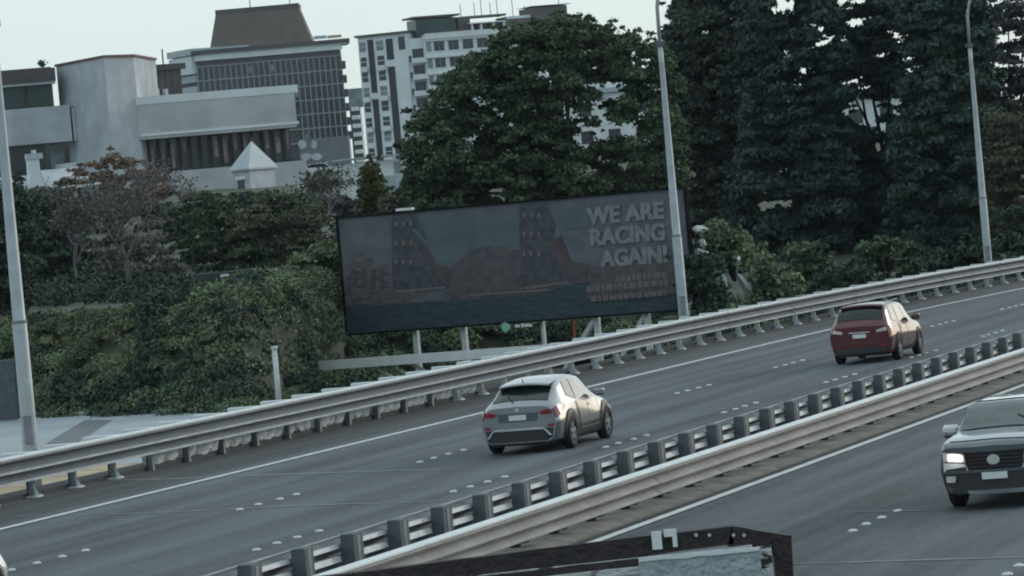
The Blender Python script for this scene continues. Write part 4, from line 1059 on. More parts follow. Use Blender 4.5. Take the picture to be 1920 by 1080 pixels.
# ---- B: dark office tower
bB = building('office_tower', 'dark glass office tower with a fine mullion grid and a brown mansard roof')
fB = Face(380, 1000, 652, 1004); fBl = Face(336, 1012, 380, 1000)
c_ = [fBl.pt(0, 0), fB.pt(0, 0), fB.pt(fB.L, 0), fB.pt(fB.L, 0) + Vector((-2.5, 30, 0)), fBl.pt(0, 0) + Vector((0, 20, 0))]
ztop = fB.uz(500, 92)[1]
for p in c_: p.z = ztop
prism('core', M['dark_wall'], bB, [p + Vector((0, .6, 0)) for p in c_], 8)
fB.rect('ledge', M['pale_render'], bB, 376, 96, 655, 82, -8, 1.0)
ua, za = fB.uz(380, 108); zl = fB.uz(380, 98)[1]
fB.box(MB(), -1, fB.L + 2.2, ztop + .003, ztop + .9, -20, 1.6).build('parapet', M['dark_wall'], bB)
fB.box(MB(), -.4, fB.L + .4, ztop - 1.5, ztop - .1, -.4, .9).build('ledge_band', M['pale_render'], bB)
fBl.box(MB(), .2, fBl.L - .3, ztop - 4.3, ztop - .2, -.4, 1.1).build('cream_band', M['roof_white'], bB)
fBl.box(MB(), 0, fBl.L + .2, ztop + .003, ztop + 1.5, -14, 1.4).build('roof_rim', M['slate'], bB)
fl_h = 3.27; z = ztop - 2.7; row = 0
fB.box(MB(), 0, fB.L, ztop - 2.6, ztop - 1.6, -.3, .35).build('attic_band', M['dark_wall'], bB)
nb = 26; pw = fB.L / nb
pane = None
for r_i in range(7):
    z1 = z - .25; z0 = z - fl_h
    fB.box(MB(), 0, fB.L, z1 + .003, z, -.2, .42).build('spandrel', M['mullion'], bB)
    for k in range(nb):
        if k < 18 and r_i > 2 : continue        # hidden behind the concrete building
        u0_ = k * pw
        if pane is None: pane = MB().box(.12, pw - .12, -.1, .1, .02, fl_h - .3).mesh('window', M['dark_glass'])
        o = link('window', pane, bB, fB.pt(u0_, z0, random.uniform(0, .04)), math.atan2(fB.d.y, fB.d.x))
        if random.random() < .08: fB.box(MB(), u0_ + .3, u0_ + pw - .3, z0 + .8, z0 + random.uniform(1.4, 2.4), .15, .19).build('blind', M['grey_glass'], bB)
    z = z0
zlow = z
for k in range(nb + 1):
    fB.box(MB(), k * pw - .10, k * pw + .10, (ztop - 2.7 - 3 * fl_h) if k < 18 else zlow, ztop - 2.71, -.2, .34).build('mullion', M['mullion'], bB)
fB.box(MB(), 0, fB.L + .3, zlow - 1.6, zlow, -1, .8).build('canopy', M['black_gloss'], bB)
fB.rect('podium', M['grey_wall'], bB, 598, 282, 660, 330, -4, 3)
for k in range(4):
    fBl.box(MB(), .5, fBl.L - .4, ztop - 6.2 - k * 2.6, ztop - 4.6 - k * 2.6, -.3, .25).build('side_panel', M['slate'], bB)
for k in range(6):
    fB.box(MB(), fB.L + .003, fB.L + .9, ztop - 6 - k * 3.27, ztop - 4.2 - k * 3.27, -3, .5).build('end_balcony', M['copper'], bB)
# mansard
ym = 1006; mz0 = ztop + .91
a0, a1 = P(392, 84, ym), P(585, 68, ym); b0, b1 = P(404, 30, ym + 4), P(560, 14, ym + 4)
for q in (a0, a1): q.z = mz0
zt2 = (b0.z + b1.z) / 2
for q in (b0, b1): q.z = zt2
D = Vector((0, 20, 0)); D2 = Vector((0, 12, 0))
MB().hexa([a0, a1, a1 + D, a0 + D, b0, b1, b1 + D2, b0 + D2]).build('mansard_roof', M['mansard'], bB)
MB().hexa([b0 + Vector((0, 0, .003)), b1 + Vector((0, 0, .003)), b1 + D2, b0 + D2, b0 + Vector((0, 0, 1.2)), b1 + Vector((0, 0, 1.2)), b1 + D2 + Vector((0, 0, 1.2)), b0 + D2 + Vector((0, 0, 1.2))]).build('roof_plant', M['dark_wall'], bB)
for k in range(8):
    x_ = 398 + k * 7; 
for k in range(22):
    f_ = (k + .5) / 22; p0 = a0.lerp(a1, f_); p1 = b0.lerp(b1, f_); n_ = Vector((0, -.12, .03))
    MB().hexa([p0 + Vector((-.12, 0, 0)) + n_, p0 + Vector((.12, 0, 0)) + n_, p0 + Vector((.12, .1, 0)), p0 + Vector((-.12, .1, 0)), p1 + Vector((-.1, 0, 0)) + n_, p1 + Vector((.1, 0, 0)) + n_, p1 + Vector((.1, .1, 0)), p1 + Vector((-.1, .1, 0))]).build('roof_seam', M['mansard'], bB)
for x in (470, 545):
    p = P(x, 22, ym + 4); MB().tube([p, p + Vector((0, 0, 4))], .12, 5).build('antenna', M['galv'], bB)
fB.rect('blue_rail', M['tarp'], bB, 588, 68, 612, 72, 0, .4); fB.rect('yellow_rail', M['sand'], bB, 613, 67, 640, 70, 0, .4)
p = P(306, 92, 600); tag(MB().tube([P(306, 120, 480) - Vector((0, 0, 1)), P(304, 92, 480)], .09, 5).build('antenna_mast', M['galv']), 'thin antenna mast rising above the brown block', 'antenna')

# ---- slim blue-grey tower with white balconies between the two big towers
bS = building('slim_tower', 'slim blue-grey tower with a column of white rounded balconies between the two tall buildings')
fSl = Face(650, 960, 690, 960)
fSl.rect('wall', M['dark_glass'], bS, 652, 168, 686, 330, -14, 0)
fSl.rect('side_wall', M['grey_glass'], bS, 652, 167, 686, 200, -1, .3)
for k in range(7):
    x, y = 666 + k * 1.5, 204 + k * 16
    u_, z_ = fSl.uz(x, y); b = MB(); n = 10
    ring = [fSl.pt(u_ - .9 * math.cos(math.pi * i / n), 0, .35 + .9 * math.sin(math.pi * i / n)) for i in range(n + 1)]
    b.add([p + Vector((0, 0, z_ - .45)) for p in ring] + [p + Vector((0, 0, z_ + .45)) for p in ring], [tuple(range(n + 1)), tuple(range(2 * n + 1, n, -1))] + [(i, i + 1, n + 2 + i, n + 1 + i) for i in range(n)] + [(n, 0, n + 1, 2 * n + 1)])
    b.build('balcony', M['white_paint'], bS)

# ---- C: white apartment building
bC = building('apartment_building', 'white apartment tower with dark vertical window strips rising behind the big green tree')
fC1 = Face(686, 870, 777, 866); fC2 = Face(777, 866, 812, 867); fC3 = Face(811, 866, 1036, 874)
def ztopf(f_, x, y): return f_.uz(x, y)[1]
z1 = ztopf(fC1, 720, 66); z3 = ztopf(fC3, 900, 58)
fC1.box(MB(), 0, fC1.L, 8, z1, -10, 0).build('wall', M['pale_render'], bC)
fC1.box(MB(), -.5, fC1.L + .3, z1 + .003, z1 + .45, -10.5, .5).build('cornice', M['brown_wall'], bC)
fC2.box(MB(), .05, fC2.L, 8, z1 - 1.2, -10, -.6).build('wall', M['pale_render'], bC)
fC3.box(MB(), 0, fC3.L, 8, z3, -12, 0).build('wall', M['pale_render'], bC)
L1 = fC1.L
def ustrip(f0, f1, z0_, z1_, m_, name, o1=.12): return fC1.box(MB(), L1 * f0, L1 * f1, z0_, z1_, -.1, o1).build(name, m_, bC)
ustrip(.20, .32, z1 - 11.3, z1 - .6, M['plastic'], 'window_strip'); ustrip(.20, .32, 10, z1 - 12.6, M['plastic'], 'window_strip')
ustrip(.58, .72, z1 - 5.0, z1 - .8, M['plastic'], 'window_strip'); ustrip(.58, .72, 10, z1 - 6.4, M['plastic'], 'window_strip')
ustrip(.84, .97, z1 - 3.2, z1 - .6, M['dark_glass'], 'window')
for k in range(8):
    zz = z1 - 1.0 - k * 3.05
    for f0, f1 in ((.03, .15), (.38, .52)):
        w_b = fC1.box(MB(), L1 * f0, L1 * f1, zz - 1.9, zz, -.05, .08).build('window', M['dark_glass'] if k % 3 else M['grey_glass'], bC)
        fC1.box(MB(), L1 * f0, L1 * f1, zz - 1.0, zz - .88, .081, .12).build('window_bar', M['white_paint'], w_b)
        if k % 2: fC1.box(MB(), L1 * f0 + .2, L1 * f1 + .3, zz - 2.9, zz - 1.92, -.05, .9).build('balcony', M['white_paint'], bC)
# curved balconies in the angle
for k in range(8):
    zz = z1 - 5.2 - k * 3.3; n = 8; u_ = fC2.L * .62; R0 = 1.7
    ring = [fC2.pt(u_ - R0 * math.cos(math.pi * i / n), 0, R0 * math.sin(math.pi * i / n)) for i in range(n + 1)]
    b = MB(); b.add([p + Vector((0, 0, zz - 1.0)) for p in ring] + [p + Vector((0, 0, zz)) for p in ring], [tuple(range(n + 1)), tuple(range(2 * n + 1, n, -1))] + [(i, i + 1, n + 2 + i, n + 1 + i) for i in range(n)])
    b.build('curved_balcony', M['white_paint'], bC)
    fC2.box(MB(), u_ - 1.2, u_ + 1.2, zz + .1, zz + 1.9, -.62, -.5).build('balcony_door', M['dark_glass'], bC)
    fC2.box(MB(), .3, .9, zz - .6, zz + .6, -.62, -.5).build('window', M['dark_glass'], bC)
# window rows on the right part
for r_i in range(6):
    zz = z3 - 3.2 - r_i * 3.35
    fC3.box(MB(), 0.2, fC3.L, zz + 1.85, zz + 2.15, -.05, .35).build('sill_band', M['white_paint'], bC)
    for k in range(9):
        u0_ = 1.9 + k * 3.05
        if u0_ + 2.1 > fC3.L: break
        w_b = fC3.box(MB(), u0_, u0_ + 2.15, zz - .1, zz + 1.75, -.05, .10).build('window', M['dark_glass'], bC)
        fC3.box(MB(), u0_ + 1.0, u0_ + 1.1, zz - .1, zz + 1.75, .101, .14).build('window_bar', M['grey_glass'], w_b)
    fC3.box(MB(), .3, 1.3, zz - .1, zz + 1.75, -.05, .08).build('window', M['grey_glass'], bC)
fC3.box(MB(), 0.0, fC3.L, z3 - .9, z3 + .25, .003, .5).build('parapet', M['white_paint'], bC)
# roof level
fC3.rect('penthouse', M['green_glass'], bC, 784, 36, 862, 64, -8, -2)
fC3.rect('penthouse_roof', M['brown_wall'], bC, 778, 34, 866, 24, -9, -1.4)
fC3.rect('planting_box', M['dark_wall'], bC, 800, 60, 885, 68, -2, -.6)
fC3.rect('plant_room', M['brown_wall'], bC, 866, 30, 892, 62, -7, -3)
fC3.rect('pergola_roof', M['white_paint'], bC, 884, 44, 952, 37, -7, -1.2)
fC3.rect('pergola_back', M['dark_glass'], bC, 890, 44, 950, 60, -7, -3.5)
for x in (888, 905, 928, 948): fC3.rect('pergola_post', M['white_paint'], bC, x, 42 - (x - 888) * .08, x + 5, 62 - (x - 888) * .08, -2.2, -1.6)
fC3.rect('upper_roof', M['brown_wall'], bC, 878, 32, 962, 22, -9, -4.5)
fC3.rect('upper_block', M['brown_wall'], bC, 955, 30, 1012, 52, -9, -3)
fC3.rect('lift_tower', M['brown_wall'], bC, 1008, 12, 1076, 60, -12, -3)
fC3.rect('lift_tower_roof', M['dark_wall'], bC, 1004, 10, 1080, 4, -12.5, -2.6)
fC3.rect('pale_wall', M['roof_white'], bC, 958, 34, 1002, 26, -9, -2.8)
for x, y0 in ((876, 5), (902, 2), (915, -8), (932, 2), (945, -12), (974, -10), (1062, -6), (997, 8)):
    p = fC3.pt(*[fC3.uz(x, 30)[0], fC3.uz(x, 30)[1]], -4); h_ = fC3.uz(x, y0)[1] - fC3.uz(x, 30)[1]
    MB().tube([p, p + Vector((0, 0, h_))], .08, 5).build('antenna', M['galv'], bC)

# ---- white house right of the cypress and the street in front of the towers
bH = building('white_house', 'white house with low grey roof between the cypress and the big green tree', 'house')
fH = Face(690, 330, 775, 332)
fH.rect('wall', M['white_paint'], bH, 704, 302, 762, 372, -6, 0)
fH.rect('roof', M['slate'], bH, 690, 296, 772, 287, -7, .9)
fH.rect('window', M['grey_glass'], bH, 738, 304, 752, 325, -.1, .06)
fH.rect('lean_to', M['slate'], bH, 722, 330, 742, 362, .1, 1.6)
bW = building('long_wall', 'long pale grey retaining wall below the parked cars left of the cypress', 'wall')
fW = Face(560, 340, 700, 342)
for k in range(7):
    fW.rect('wall_panel', M['concrete'], bW, 568 + k * 18, 350 - k * 1.5, 585 + k * 18, 415 - k * 1.5, -1, random.uniform(-.06, .06))
fW.rect('wall_cap', M['pale_render'], bW, 566, 350, 694, 336, -1.2, -.6)
bP = building('low_annex', 'low grey annex with white oval openings beneath the office tower')
fP = Face(560, 700, 665, 700)
fP.rect('wall', M['grey_wall'], bP, 560, 262, 662, 360, -8, 0)
for x, y, w2, h2 in ((567, 271, 16, 17), (589, 271, 11, 16), (574, 294, 20, 13), (594, 294, 20, 13), (585, 314, 40, 8), (576, 334, 22, 9)):
    u_, z_ = fP.uz(x, y); s_ = 700 / F; n = 12
    b = MB(); b.add([fP.pt(u_ + w2 * s_ / 2 * math.cos(2 * math.pi * k / n), z_ + h2 * s_ / 2 * math.sin(2 * math.pi * k / n), o_) for o_ in (0, .15) for k in range(n)],
                    [tuple(range(n)), tuple(range(2 * n - 1, n - 1, -1))] + [(k, (k + 1) % n, n + (k + 1) % n, n + k) for k in range(n)]); b.build('oval_panel', M['concrete'], bP)
# far street cars (a few pixels each)
def tiny_car(px, py, Y, m_, label, w=4.3):
    p = P(px, py, Y); T = thing('parked_car', label, 'car', p, 0, 'cars parked on the hill street')
    b = MB(); prof = [(-w / 2, .25), (-w / 2, .8), (-w * .36, .95), (-w * .22, 1.42), (w * .16, 1.42), (w * .30, .95), (w / 2, .8), (w / 2, .25)]
    n = len(prof); b.add([(x, y, z) for y in (-.85, .85) for x, z in prof], [tuple(range(n)), tuple(range(2 * n - 1, n - 1, -1))] + [(i, (i + 1) % n, n + (i + 1) % n, n + i) for i in range(n)])
    b.build('body', m_, T)
    g = MB(); g.add([(x, -.86, z) for x, z in ((-w * .31, .98), (-w * .20, 1.36), (w * .14, 1.36), (w * .25, .98))], [(0, 1, 2, 3)]); g.build('window', M['car_glass'], T)
    for x in (-w * .3, w * .3): MB().tube([(x, -.9, .32), (x, .9, .32)], .32, 10).build('wheel', M['tyre'], T)
tiny_car(600, 330, 480, M['white_car'], 'small white car parked on the hill street just right of the concrete building')
tiny_car(655, 338, 480, M['grey_paint'], 'small grey car parked on the hill street nearest the cypress')
tiny_car(610, 352, 338, M['silver_paint'], 'silver car parked on top of the retaining wall left of the cypress', 3.0)

# ---- pale buildings glimpsed through the gaps in the trees
def backdrop_block(x0, y0, x1, y1, Y, label, rows=3):
    b_ = building('pale_building', label); f_ = Face(x0, Y, x1, Y, (y0 + y1) / 2)
    f_.rect('wall', M['white_paint'], b_, x0, y0, x1, y1, -10, 0)
    ua, z0_ = f_.uz(x0, y1); ub, z1_ = f_.uz(x1, y0); 
    u0_ = 1.0
    for r_i in range(int((z1_ - z0_) / 3)):
        u_ = 1.0
        while u_ + 1.5 < f_.L:
            f_.box(MB(), u_, u_ + 1.3, z1_ - 2.4 - r_i * 3, z1_ - 1.0 - r_i * 3, -.1, .06).build('window', M['dark_glass'], b_); u_ += 3.0
    f_.box(MB(), -.4, f_.L + .4, z1_ + .003, z1_ + .5, -10.4, .5).build('roof', M['slate'], b_)
backdrop_block(1020, 165, 1232, 330, 470, 'pale building glimpsed through the gaps in the big green tree')
backdrop_block(1575, 175, 1725, 310, 420, 'pale building glimpsed through the gaps high in the dark trees')
backdrop_block(1400, 362, 1530, 440, 330, 'pale low building glimpsed low down behind the dark trees')

# ---- terrace edge, van and tarpaulin on the slope
def on(px, py, Y): return P(px, py, Y)
a, b_ = P(180, 583, 152), P(560, 541, 146)
tw = MB(); dd = Vector((0, 1.6, 0)); dz = Vector((0, 0, -.55)); tw.hexa([a + dz, b_ + dz, b_ + dd + dz, a + dd + dz, a, b_, b_ + dd, a + dd])
tag(tw.build('terrace_wall', mat('terrace', (.085, .078, .072), .95, col2=(.15, .14, .13), scale=3, bump=.5)), 'low brown terrace wall along the top of the creeper bank', 'wall')
V = thing('parked_van', 'dark grey-green vehicle half hidden behind the trees on the terrace', 'van', P(425, 550, 165), 0); V.scale = (.85, .85, .75)
b = MB(); prof = [(-1.6, .3), (-1.6, .95), (-1.3, 1.1), (1.35, 1.12), (1.6, .85), (1.6, .3)]; n = len(prof)
b.add([(x, y, z) for y in (-.8, .8) for x, z in prof], [tuple(range(n)), tuple(range(2 * n - 1, n - 1, -1))] + [(i, (i + 1) % n, n + (i + 1) % n, n + i) for i in range(n)])
b.build('body', mat('van_paint', (.025, .032, .035), .6), V)
MB().bbox(-.15, .25, -.83, -.79, .72, 1.0, .01).build('window', M['roof_white'], V); MB().bbox(.5, 1.1, -.83, -.79, .72, 1.0, .01).build('window', M['car_glass'], V)
for x in (-1.0, 1.0): MB().tube([(x, -.84, .3), (x, .8, .3)], .28, 12).build('wheel', M['tyre'], V)
tp = MB(); c = P(518, 545, 160)
rows_ = [[c + Vector((x, y, z + random.uniform(-.03, .03))) for x, z in ((-.45, 0), (-.33, .35), (-.2, .72), (0, .80), (.2, .62), (.42, .05))] for y in (-.5, 0, .5, 1)]
tp.quadstrip(rows_); tag(tp.build('tarpaulin', M['tarp']), 'pale blue tarpaulin tent at the end of the terrace beside the billboard', 'tarpaulin')
p = P(283, 560, 153); tag(MB().tube([p - Vector((0, 0, .3)), p + Vector((0, 0, .12)), p + Vector((0, 0, .36))], [.14, .12, .05], 8).build('marker_stone', M['white_paint']), 'little white marker stone standing on the terrace wall', 'stone')
p = P(5, 735, 136); tag(MB().bbox(-.5, .42, 0, .3, -.9, 1.0, .03).build('grey_cabinet', M['block'], loc=p), 'grey cabinet at the foot of the bank at the left edge', 'cabinet')

# ---- pale concrete slabs leaning right of the billboard
slabs = [((1295, 422), (1330, 420), (1326, 442), (1300, 436)), ((1308, 445), (1318, 448), (1330, 468), (1312, 462)), ((1288, 470), (1330, 462), (1332, 488), (1300, 494)),
         ((1348, 505), (1362, 515), (1366, 555), (1354, 552)), ((1368, 512), (1398, 518), (1424, 562), (1408, 568)), ((1378, 545), (1388, 550), (1404, 574), (1396, 576)),
         ((1400, 502), (1414, 500), (1426, 530), (1414, 532)), ((1448, 526), (1466, 532), (1462, 546), (1450, 544)), ((1306, 545), (1320, 550), (1338, 574), (1318, 576)), ((1286, 562), (1304, 560), (1310, 592), (1288, 594)), ((1380, 424 + 60), (1390, 478), (1388, 492), (1380, 492))]
for i, s_ in enumerate(slabs):
    Yd = 151.5 + (i % 3) * .4; q4 = [P(x, y, Yd) for x, y in s_]; c_ = sum(q4, Vector()) / 4
    ax = ((q4[2] + q4[3]) - (q4[0] + q4[1])) / 2; bx_ = ((q4[1] + q4[2]) - (q4[0] + q4[3])) / 2
    la, lb = ax.length / 2, bx_.length / 2
    if la < lb: ax, bx_, la, lb = bx_, ax, lb, la
    ax.normalize(); sd_v = Vector((ax.z, 0, -ax.x)); b = MB().ico((0, 0, 0), 1, seed=i + 60, sub=1, jit=.34)
    b.v = [tuple(ax * (v[0] * la * .92) + sd_v * (v[1] * lb * .8) + Vector((0, v[2] * .3, 0))) for v in b.v]
    tag(b.build('pale_rock', M['rock_grey'], loc=c_), 'one of the elongated pale rocks jutting from the shrubs right of the billboard', 'rock', 'pale rocks jutting from the shrubs')

# ================================================================ VEGETATION
def in_poly(x, y, poly):
    c = False; n = len(poly); j = n - 1
    for i in range(n):
        xi, yi = poly[i]; xj, yj = poly[j]
        if (yi > y) != (yj > y) and x < (xj - xi) * (y - yi) / (yj - yi) + xi: c = not c
        j = i
    return c
def crown_pts(poly, Y, depth, K, cr, n, flat=.6, holes=(), seed=1, edge=0):
    rg = random.Random(seed); xs_ = [p[0] for p in poly]; ys_ = [p[1] for p in poly]; sc_ = F / Y
    cs = []; tries = 0
    while len(cs) < K and tries < K * 40:
        tries += 1; x = rg.uniform(min(xs_), max(xs_)); y = rg.uniform(min(ys_), max(ys_))
        if not in_poly(x, y, poly): continue
        r = cr * rg.uniform(.6, 1.25); rp = r * sc_
        bad = False
        for hx, hy, rx, ry in holes:
            if ((x - hx) / (rx + rp * .5)) ** 2 + ((y - hy) / (ry + rp * flat * .5)) ** 2 < 1: bad = True; break
        if bad: continue
        cs.append((P(x, y, Y + rg.uniform(-depth, depth)), r))
    for _ in range(int(K * .35)):       # loose sprays along the outline
        i = rg.randrange(len(poly)); a, b = poly[i], poly[(i + 1) % len(poly)]; u = rg.random()
        x = a[0] + (b[0] - a[0]) * u + rg.gauss(0, cr * sc_ * .55); y = a[1] + (b[1] - a[1]) * u + rg.gauss(0, cr * sc_ * .5)
        cs.append((P(x, y, Y + rg.uniform(-depth, depth) * .6), cr * rg.uniform(.25, .5)))
    for hx, hy, rx, ry in holes:        # a few twiggy sprays hanging across the gaps
        if not in_poly(hx, hy, poly): continue
        for _ in range(3): cs.append((P(hx + rg.uniform(-rx, rx), hy + rg.uniform(-ry, ry), Y + rg.uniform(-depth, depth) * .5), cr * rg.uniform(.15, .28)))
    C_ = np.array([c[0] for c in cs]); Rr = np.array([c[1] for c in cs])
    wgt = Rr ** 2; idx = RNG.choice(len(cs), n, p=wgt / wgt.sum())
    d = RNG.normal(size=(n, 3)); d /= np.linalg.norm(d, axis=1)[:, None]; d[:, 2] = np.where(d[:, 2] < -.2, -d[:, 2] * .5, d[:, 2])
    rad = Rr[idx][:, None] * (.35 + .95 * RNG.beta(2.6, 1.8, n))[:, None]
    pts = C_[idx] + d * rad * np.array([1, 1, flat])
    nr = d * .7 + RNG.normal(size=(n, 3)) * .75 + np.array([0, 0, .3])
    return pts, nr, cs
def limbs(name, base, tips, r0_, m_, par, seed=0):
    rg = random.Random(seed); b = MB()
    for t_ in tips:
        mid = base.lerp(t_, .5) + Vector((rg.uniform(-.4, .4), rg.uniform(-.4, .4), rg.uniform(0, .5)))
        b.tube([base, base.lerp(mid, .5) + Vector((rg.uniform(-.15, .15), 0, .1)), mid, t_], [r0_, r0_ * .7, r0_ * .45, r0_ * .15], 6)
    return b.build(name, m_, par, True)
def tree(name, label, poly, Y, depth, K, cr, n, size, m_, trunk_px, zg, rt=.25, flat=.6, holes=(), seed=1, cat='tree', group=None, bark='bark', aspect=1.6):
    base = P(*trunk_px, Y); top = P(trunk_px[0], (trunk_px[1] + min(p[1] for p in poly)) / 2, Y); base.z = zg
    T = thing(name, label, cat, base, 0, group)
    pts, nr, cs = crown_pts(poly, Y, depth, K, cr, n, flat, holes, seed)
    leaves('crown', pts - np.array(base), nr, size, m_, aspect, parent=T)
    rg = random.Random(seed)
    MB().tube([Vector((0, 0, 0)), Vector((.1, 0, (top.z - base.z) * .4)), Vector((-.1, .1, (top.z - base.z) * .75)), top - base], [rt, rt * .8, rt * .6, rt * .3], 9).build('trunk', M[bark], T, True)
    tips = [c[0] - base for c in rg.sample(cs, min(14, len(cs)))]
    limbs('limb', (top - base) * .45, tips, rt * .4, M[bark], T, seed)
    return T

# big green tree
gh = [(1140, 240, 21, 13), (1095, 262, 21, 11), (1065, 215, 13, 7), (1165, 175, 10, 13), (1130, 170, 9, 8), (1190, 250, 13, 11), (1030, 165, 8, 6), (1040, 290, 5, 4), (940, 225, 6, 4), (960, 240, 5, 4), (1205, 205, 9, 8), (1075, 190, 5, 4), (1110, 215, 9, 6)]
tree('broadleaf_tree', 'large spreading mid-green tree standing right behind the billboard',
     [(765, 400), (762, 340), (778, 310), (768, 270), (785, 225), (820, 190), (850, 150), (880, 128), (915, 108), (935, 80), (985, 55), (1030, 45), (1070, 40), (1110, 55), (1150, 62), (1190, 80), (1240, 100), (1268, 150), (1275, 300), (1265, 400), (1100, 400), (900, 405)],
     200, 3.6, 900, .50, 170000, .125, M['leaf_mid'], (1060, 470), 2.5, .4, .75, gh, 3)
# dark trees at the right
dh_ = [(1482, 15, 14, 11), (1590, 8, 26, 10), (1602, 47, 28, 9), (1548, 70, 8, 17), (1574, 75, 6, 7), (1685, 75, 15, 12), (1650, 107, 11, 7), (1707, 117, 11, 8), (1715, 137, 17, 8), (1505, 140, 16, 7), (1605, 160, 18, 12), (1615, 212, 30, 26),
       (1685, 200, 22, 17), (1665, 265, 12, 20), (1675, 327, 9, 8), (1425, 395, 20, 12), (1485, 390, 28, 6), (1435, 370, 12, 8), (1472, 325, 12, 7), (1300, 328, 10, 10), (1478, 160, 14, 5), (1640, 240, 14, 12)]
tree('pine_tree', 'dark dense conifer with ragged top, just right of the middle lamp post',
     [(1285, -30), (1272, 10), (1262, 50), (1268, 78), (1248, 74), (1252, 100), (1262, 112), (1240, 130), (1245, 300), (1265, 420), (1300, 430), (1400, 450), (1440, 300), (1430, -30)],
     232, 3.5, 760, .6, 110000, .16, M['leaf_pine2'], (1340, 520), 2, .4, .7, dh_, 5, group='dark trees behind the guard rail', aspect=2.2)
tree('pine_tree', 'dark tall conifer with layered boughs in the middle of the dark trees',
     [(1400, -30), (1400, 300), (1380, 420), (1400, 520), (1560, 540), (1590, 400), (1580, -30)],
     226, 3.5, 760, .6, 120000, .16, M['leaf_pine'], (1510, 560), 1.6, .45, .65, dh_, 6, group='dark trees behind the guard rail', aspect=2.2)
tree('pine_tree', 'darkest conifer, with bright gaps high in its crown, left of the right lamp post',
     [(1550, -30), (1560, 300), (1540, 430), (1560, 530), (1700, 510), (1740, 300), (1745, -30)],
     230, 3.0, 640, .56, 110000, .155, M['leaf_pine'], (1670, 540), 1.6, .42, .6, dh_, 8, group='dark trees behind the guard rail', aspect=2.2)
tree('pine_tree', 'dark bluish conifer directly behind the right lamp post',
     [(1700, -30), (1690, 200), (1680, 420), (1690, 505), (1860, 480), (1870, 300), (1855, 100), (1830, -30)],
     222, 3.0, 640, .6, 110000, .155, M['leaf_pine3'], (1790, 530), 1.6, .42, .65, dh_, 9, group='dark trees behind the guard rail', aspect=2.2)
tree('grey_tree', 'greyish thin-leaved tree at the top right corner behind the right lamp post',
     [(1850, -30), (1838, 60), (1850, 150), (1870, 230), (2010, 240), (2010, -30)], 236, 3.0, 230, .6, 34000, .14, M['leaf_purple'], (1905, 420), 2, .3, .5, [(1910, 108, 8, 6)], 10)
tree('olive_tree', 'olive green tree at the right edge below the greyish crown',
     [(1860, 215), (1848, 320), (1855, 440), (1850, 480), (2010, 470), (2010, 215)], 214, 2.6, 240, .55, 42000, .12, M['leaf_olive'], (1900, 520), 1.6, .3, .45, (), 12)
# lower shrubs in front of the dark trees
def shrub(label, poly, Y, n, size, m_, seed, holes=(), K=60, cr=.42, name='shrub', depth=1.2, stem=True, flat=.7, group=None):
    cx = sum(p[0] for p in poly) / len(poly); yb = max(p[1] for p in poly); base = P(cx, yb, Y)
    T = thing(name, label, 'shrub', base, 0, group); pts, nr, cs = crown_pts(poly, Y, depth, K, cr, n, flat, holes, seed)
    leaves('foliage', pts - np.array(base), nr, size, m_, parent=T)
    if stem: limbs('stem', Vector((0, 0, -.4)), [c[0] - base for c in random.Random(seed).sample(cs, min(8, len(cs)))], .06, M['bark'], T, seed)
    return T
slab_h = [(1390, 540, 8, 12), (1412, 515, 4, 6), (1457, 536, 4, 4), (1322, 560, 6, 6), (1312, 430, 10, 4), (1310, 478, 8, 5), (1297, 578, 5, 8)]
shrub('olive green shrub on the slope just right of the billboard, above the leaning slabs', [(1330, 425), (1375, 440), (1420, 480), (1440, 500), (1380, 505), (1345, 480), (1335, 460)], 154, 4200, .13, M['leaf_creep'], 21, slab_h)
shrub('dark shrub among the leaning slabs at the foot of the lamp post', [(1285, 490), (1340, 495), (1350, 560), (1340, 590), (1290, 590)], 151, 4200, .12, M['leaf_dark'], 22, slab_h)
shrub('green shrub to the right of the leaning slabs', [(1425, 500), (1480, 520), (1490, 565), (1420, 580), (1430, 540)], 152, 3800, .12, M['leaf_creep'], 23, slab_h)
shrub('rounded grey-green bush on the slope beneath the layered conifer', [(1480, 470), (1540, 460), (1560, 520), (1550, 560), (1480, 560)], 172, 5200, .14, M['leaf_mid'], 24)
shrub('rounded dull green bush left of the right lamp post base', [(1600, 480), (1650, 455), (1710, 470), (1730, 520), (1600, 545)], 180, 6500, .14, M['leaf_mid'], 25)
shrub('low dark bush hugging the guard rail between the two right-hand bushes', [(1540, 520), (1620, 500), (1640, 545), (1540, 570)], 168, 4200, .13, M['leaf_dark'], 26)
shrub('low dark bush hugging the guard rail right of the right lamp post', [(1720, 480), (1900, 450), (1960, 475), (1730, 530)], 190, 6500, .14, M['leaf_dark'], 27)
shrub('dark bush hanging over the wall at the far right edge', [(1860, 400), (2000, 380), (2000, 470), (1860, 470)], 196, 5500, .14, M['leaf_dark'], 28)

